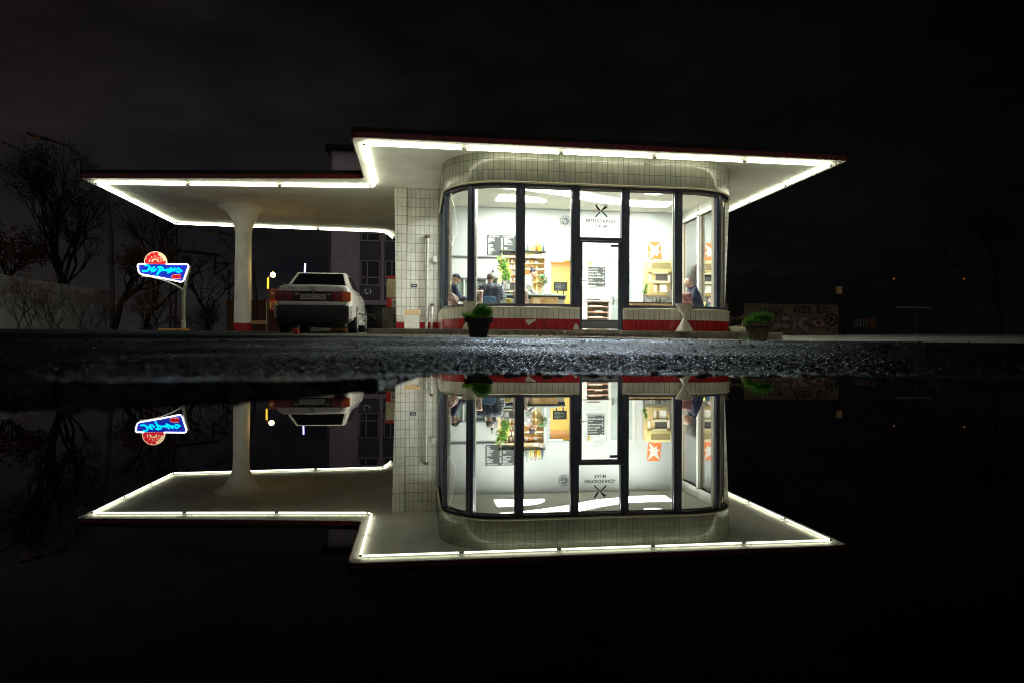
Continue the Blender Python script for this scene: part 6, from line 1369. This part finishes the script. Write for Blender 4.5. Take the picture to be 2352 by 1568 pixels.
# ---- office building behind the car
Yo = 50.; a = P(762, 345, Yo); b_ = P(1010, 345, Yo); z1 = a.z; x0 = a.x; x1 = b_.x+8
ob = thing('office_building', 'four storey pink stuccoed building with dark window bays behind the car', 'building', (x0, Yo, .4))
z0 = P(840, 700, Yo).z; col_ = [(P(828+56.5*k, 600, Yo).x, P(873+56.5*k, 600, Yo).x) for k in range(5)]
zsill = [P(850, 656-102*k, Yo).z for k in range(4)]; ztop = [P(850, 598-102*k, Yo).z for k in range(4)]
MB().box((x0, Yo+.3, .2), (x1, Yo+12, z1)).build('wall_core', M['pinkwall'], ob)
MB().box((x0, Yo, .2), (col_[0][0]-.05, Yo+.299, z1)).build('wall_pier', M['pinkwall'], ob)
for k in range(5):
    xa = col_[k][1]+.05; xb = col_[k+1][0]-.05 if k < 4 else x1
    MB().box((xa, Yo, .2), (xb, Yo+.299, z1)).build('wall_pier', M['pinkwall'], ob)
    xa, xb = col_[k][0]-.05, col_[k][1]+.05
    MB().box((xa, Yo+.02, .2), (xb, Yo+.299, P(850, 690, Yo).z)).build('plinth', M['pinkwall'], ob)
    for r_ in range(4):
        w_ = MB(); fx = .07
        zs0, zs1 = zsill[r_], ztop[r_]
        if zs1 > z1: zs1 = z1-.05
        for A_, B_ in (((xa+.05, zs0), (xa+.05+fx, zs1)), ((xb-.05-fx, zs0), (xb-.05, zs1)), ((xa+.05+fx, zs0), (xb-.05-fx, zs0+fx)), ((xa+.05+fx, zs1-fx), (xb-.05-fx, zs1)), ((xa+.05+(xb-xa)*.3, zs0+fx), (xa+.05+(xb-xa)*.3+fx, zs1-fx)), ((xa+.05+fx, zs0+(zs1-zs0)*.3), (xb-.05-fx, zs0+(zs1-zs0)*.3+fx))): w_.box((A_[0], Yo+.1, A_[1]), (B_[0], Yo+.18, B_[1]))
        wo_ = w_.build('window', M['winframe'], ob); MB().box((xa+.06, Yo+.14, zs0+.01), (xb-.06, Yo+.16, zs1-.01)).build('pane', M['darkglass'], wo_)
        zt2_ = zsill[r_+1] if r_ < 3 else z1
        if zt2_-zs1 > .1: MB().box((xa, Yo+.06, zs1+.005), (xb, Yo+.299, zt2_-.005)).build('spandrel', M['spandrel'], ob)
    MB().box((xa, Yo+.06, P(850, 689.5, Yo).z), (xb, Yo+.299, zsill[0]-.005)).build('spandrel', M['spandrel'], ob)
MB().box((x0-.4, Yo-.5, z1+.001), (x1, Yo+12.3, z1+.3)).build('roof', M['darkshed'], ob)
MB().tube([(x0-.08, Yo-.08, .3), (x0-.08, Yo-.08, z1)], .06, 8).build('downpipe', M['spandrel'], ob)
# ---- graffiti shed and viaduct on the right
Yg = 30.; ga = P(1660, 695, Yg); gb = P(1925, 692, Yg); zg = g1(13, Yg)
gr = thing('graffiti_shed', 'low shed with graffiti covered wall and dark roof right of the cafe', 'shed', ((ga.x+gb.x)/2, Yg, zg))
MB().box((ga.x-2.5, Yg, .1), (gb.x, Yg+6, ga.z)).build('wall', M['graffwall'], gr); rz_ = P(1800, 634, Yg).z
MB().box((ga.x-2.8, Yg-.05, ga.z+.001), (gb.x+.1, Yg+6.2, rz_)).build('roof', M['darkshed'], gr)
MB().box((P(1735, 634, Yg+1).x, Yg+1, rz_+.001), (P(1762, 634, Yg+1).x, Yg+2, P(1750, 622, Yg+1).z)).build('roof_hatch', M['darkshed'], gr)
yq = Yg-.012
def GP(zx, zy): v = P(1653.7+.1318*zx, 660.3+.1318*zy, Yg); return v
def gt(tx, zx, zy, hgt, m, name='graffiti_letters', **k):
    v = GP(zx, zy); return text(name, tx, hgt, (v.x, yq, v.z), M[m], gr, align='LEFT', **k)
gt('LADCH', 680, 440, 1.0*.13*19/1.9*.26, 'sprayblack', bold=.004, shear=.15); gt('WZE', 1260, 440, .42, 'sprayblack', bold=.012, shear=.25); gt('E', 1680, 445, .55, 'sprayblack', bold=.01, shear=-.1)
def blob(pts, m, name='graffiti_shape', dy=0, red=True):
    c_ = Vector((0, 0, 0)); P3 = [GP(*q) for q in pts]; n = len(P3); sm = []
    for i in range(n):
        p0, p1, p2, p3 = P3[i-1], P3[i], P3[(i+1) % n], P3[(i+2) % n]
        for k in range(5): u = k/5; sm.append(.5*((2*p1)+(p2-p0)*u+(2*p0-5*p1+4*p2-p3)*u*u+(3*p1-p0-3*p2+p3)*u**3))
    o = MB().poly([(p.x, yq-dy, p.z) for p in sm], (0, .004, 0)).build(name, M[m], gr)
    if red: MB().tube([(p.x, yq-dy, p.z) for p in sm], .014, 4, closed=True).build('graffiti_outline', M['sprayred'], o)
blob([(850, 510), (940, 510), (945, 590), (860, 600)], 'spraywhite'); blob([(900, 640), (1060, 610), (1080, 680), (980, 740), (890, 720)], 'spraywhite'); blob([(1080, 500), (1200, 500), (1220, 560), (1100, 590)], 'spraywhite'); blob([(1090, 630), (1220, 640), (1200, 720), (1080, 700)], 'spraywhite', dy=.001)
blob([(1240, 510), (1350, 520), (1330, 600), (1345, 720), (1310, 790), (1250, 720), (1270, 600)], 'spraywhite', dy=.002); blob([(1400, 520), (1510, 510), (1530, 560), (1440, 620), (1545, 700), (1540, 790), (1470, 780), (1350, 660), (1350, 600)], 'spraywhite', dy=.001)
blob([(1570, 640), (1640, 560), (1760, 550), (1820, 620), (1790, 700), (1680, 690), (1620, 650)], 'spraywhite'); blob([(1680, 600), (1760, 600), (1750, 650), (1690, 650)], 'sprayred', dy=.006, red=False)
blob([(1840, 500), (1940, 450), (2030, 500), (2040, 620), (1950, 680), (1850, 620)], 'sprayblack', red=False); blob([(1870, 520), (1940, 480), (2000, 520), (2005, 600), (1940, 650), (1870, 600)], 'graffwall', dy=.005, red=False); blob([(1890, 540), (1950, 510), (1970, 580), (1910, 600)], 'sprayblack', dy=.01, red=False)
for k in range(16):
    x0_ = rg.uniform(430, 1950); z0_ = rg.uniform(280, 760); pts_ = []
    for q in range(9): pts_.append(GP(x0_+q*rg.uniform(8, 24), z0_+rg.uniform(-45, 45)))
    MB().tube([(p.x, yq, p.z) for p in pts_], .012, 4).build('graffiti_scribble', M['sprayred' if k % 3 else 'sprayblack'], gr)
blob([(160, 280), (390, 270), (400, 480), (180, 500)], 'sprayblack', red=False); blob([(190, 600), (260, 550), (320, 620), (290, 680), (210, 670)], 'sprayblack', red=False); blob([(310, 560), (380, 560), (400, 640), (330, 640)], 'sprayblack', red=False)
p = P(1928, 667, Yg-.3); t = thing('wall_box', 'small pale box on the shed corner beside the graffiti', 'box', p); MB().bbox((p.x-.09, Yg-.35, p.z-.17), (p.x+.1, Yg-.15, p.z+.17), .01).build('case', M['signcream'], t); MB().box((p.x-.12, Yg-.149, p.z-.5), (p.x+.1, Yg-.001+.0, p.z+.3)).build('back_plate', M['darkshed'], t)
Yv = 48.; a = P(1925, 662, Yv); b_ = P(2500, 662, Yv)
vd = thing('viaduct', 'long dark viaduct with railing behind the yard on the right', 'bridge', ((a.x+b_.x)/2, Yv, .4)); MB().box((a.x-6, Yv, .1), (b_.x, Yv+8, a.z)).build('wall', M['darkshed'], vd)
mb = MB(); zr = P(2000, 637, Yv).z
mb.tube([(a.x, Yv+.1, zr), (b_.x, Yv+.1, zr)], .04, 4); mb.tube([(a.x, Yv+.1, zr-.5), (b_.x, Yv+.1, zr-.5)], .03, 4)
for k in range(40): x = a.x+(b_.x-a.x)*k/39; mb.box((x-.03, Yv+.07, a.z), (x+.03, Yv+.13, zr))
mb.build('railing', M['railsteel'], vd)
for px in (2051, 2212): p = P(px, 641, Yv); tl_ = thing('lantern', 'tiny orange lantern on the viaduct railing, %s of the two' % ('left' if px < 2100 else 'right'), 'lantern', p, 0, 'lanterns on the viaduct'); MB().ball(p+Vector((0, -.1, 0)), .07, 2).build('glow', M['tinylamp'], tl_, smooth=True); MB().box((p.x-.04, Yv-.06, a.z), (p.x+.04, Yv, p.z-.1)).build('bracket', M['railsteel'], tl_)
Yk = 40.; a, b_ = P(1955, 728, Yk), P(2012, 768, Yk); t = thing('graffiti_wall', 'panel with white and orange graffiti stripes below the viaduct', 'wall', ((a.x+b_.x)/2, Yk, g1(a.x, Yk))); MB().box((a.x-.5, Yk, .2), (b_.x+1.5, Yk+.2, a.z)).build('wall', M['darkshed'], t)
for k in range(5): x = a.x+.15+k*.2; MB().poly([(x, Yk-.012, a.z-.15), (x+.09, Yk-.012, a.z-.1), (x+.12, Yk-.012, b_.z+.4), (x+.02, Yk-.012, b_.z+.5)], (0, .008, 0)).build('white_stripe', pm('faded_white', (.22, .2, .19), .9, noise=(2, .4)), t)
MB().poly([(a.x+1.0, Yk-.012, b_.z+.25), (b_.x, Yk-.012, b_.z+.4), (b_.x, Yk-.012, a.z-.05), (a.x+1.05, Yk-.012, a.z-.05)], (0, .008, 0)).build('orange_patch', pm('faded_orange', (.13, .045, .02), .9, noise=(1.5, .6)), t)
a, b_ = P(2060, 706, 38), P(2138, 706, 38); t = thing('height_barrier', 'thin pale barrier bar on a post in the dark right yard', 'barrier', (b_.x-1.2, 38, g1(b_.x, 38))); MB().box((a.x, 38, a.z-.05), (b_.x, 38.1, a.z+.05)).build('bar', M['spandrel'], t); p = P(2104, 706, 38); MB().box((p.x-.04, 38.02, .2), (p.x+.04, 38.08, a.z-.051)).build('post', M['lamppost'], t)
# ---------------------------------------------------------------- camera and output
cam = bpy.data.cameras.new('camera'); cam.sensor_width = 36; cam.lens = 36*_F/2352; cam.clip_start = .004; cam.clip_end = 2000
cam.dof.use_dof = True; cam.dof.focus_distance = 16.5; cam.dof.aperture_fstop = 14
co = bpy.data.objects.new('camera', cam); COL.objects.link(co)
co.matrix_world = Matrix.Translation((0, 0, EYE)) @ Matrix((RGT, UPV, -FWD)).transposed().to_4x4()
S.camera = co
S.render.engine = 'CYCLES'; S.cycles.use_denoising = True; S.cycles.max_bounces = 8; S.cycles.transparent_max_bounces = 12; S.cycles.caustics_reflective = False; S.cycles.caustics_refractive = False
S.cycles.sample_clamp_indirect = 6
S.view_settings.view_transform = 'Standard'; S.view_settings.look = 'None'; S.view_settings.exposure = .6; S.view_settings.gamma = 1
S.cycles.filter_width = 1.1
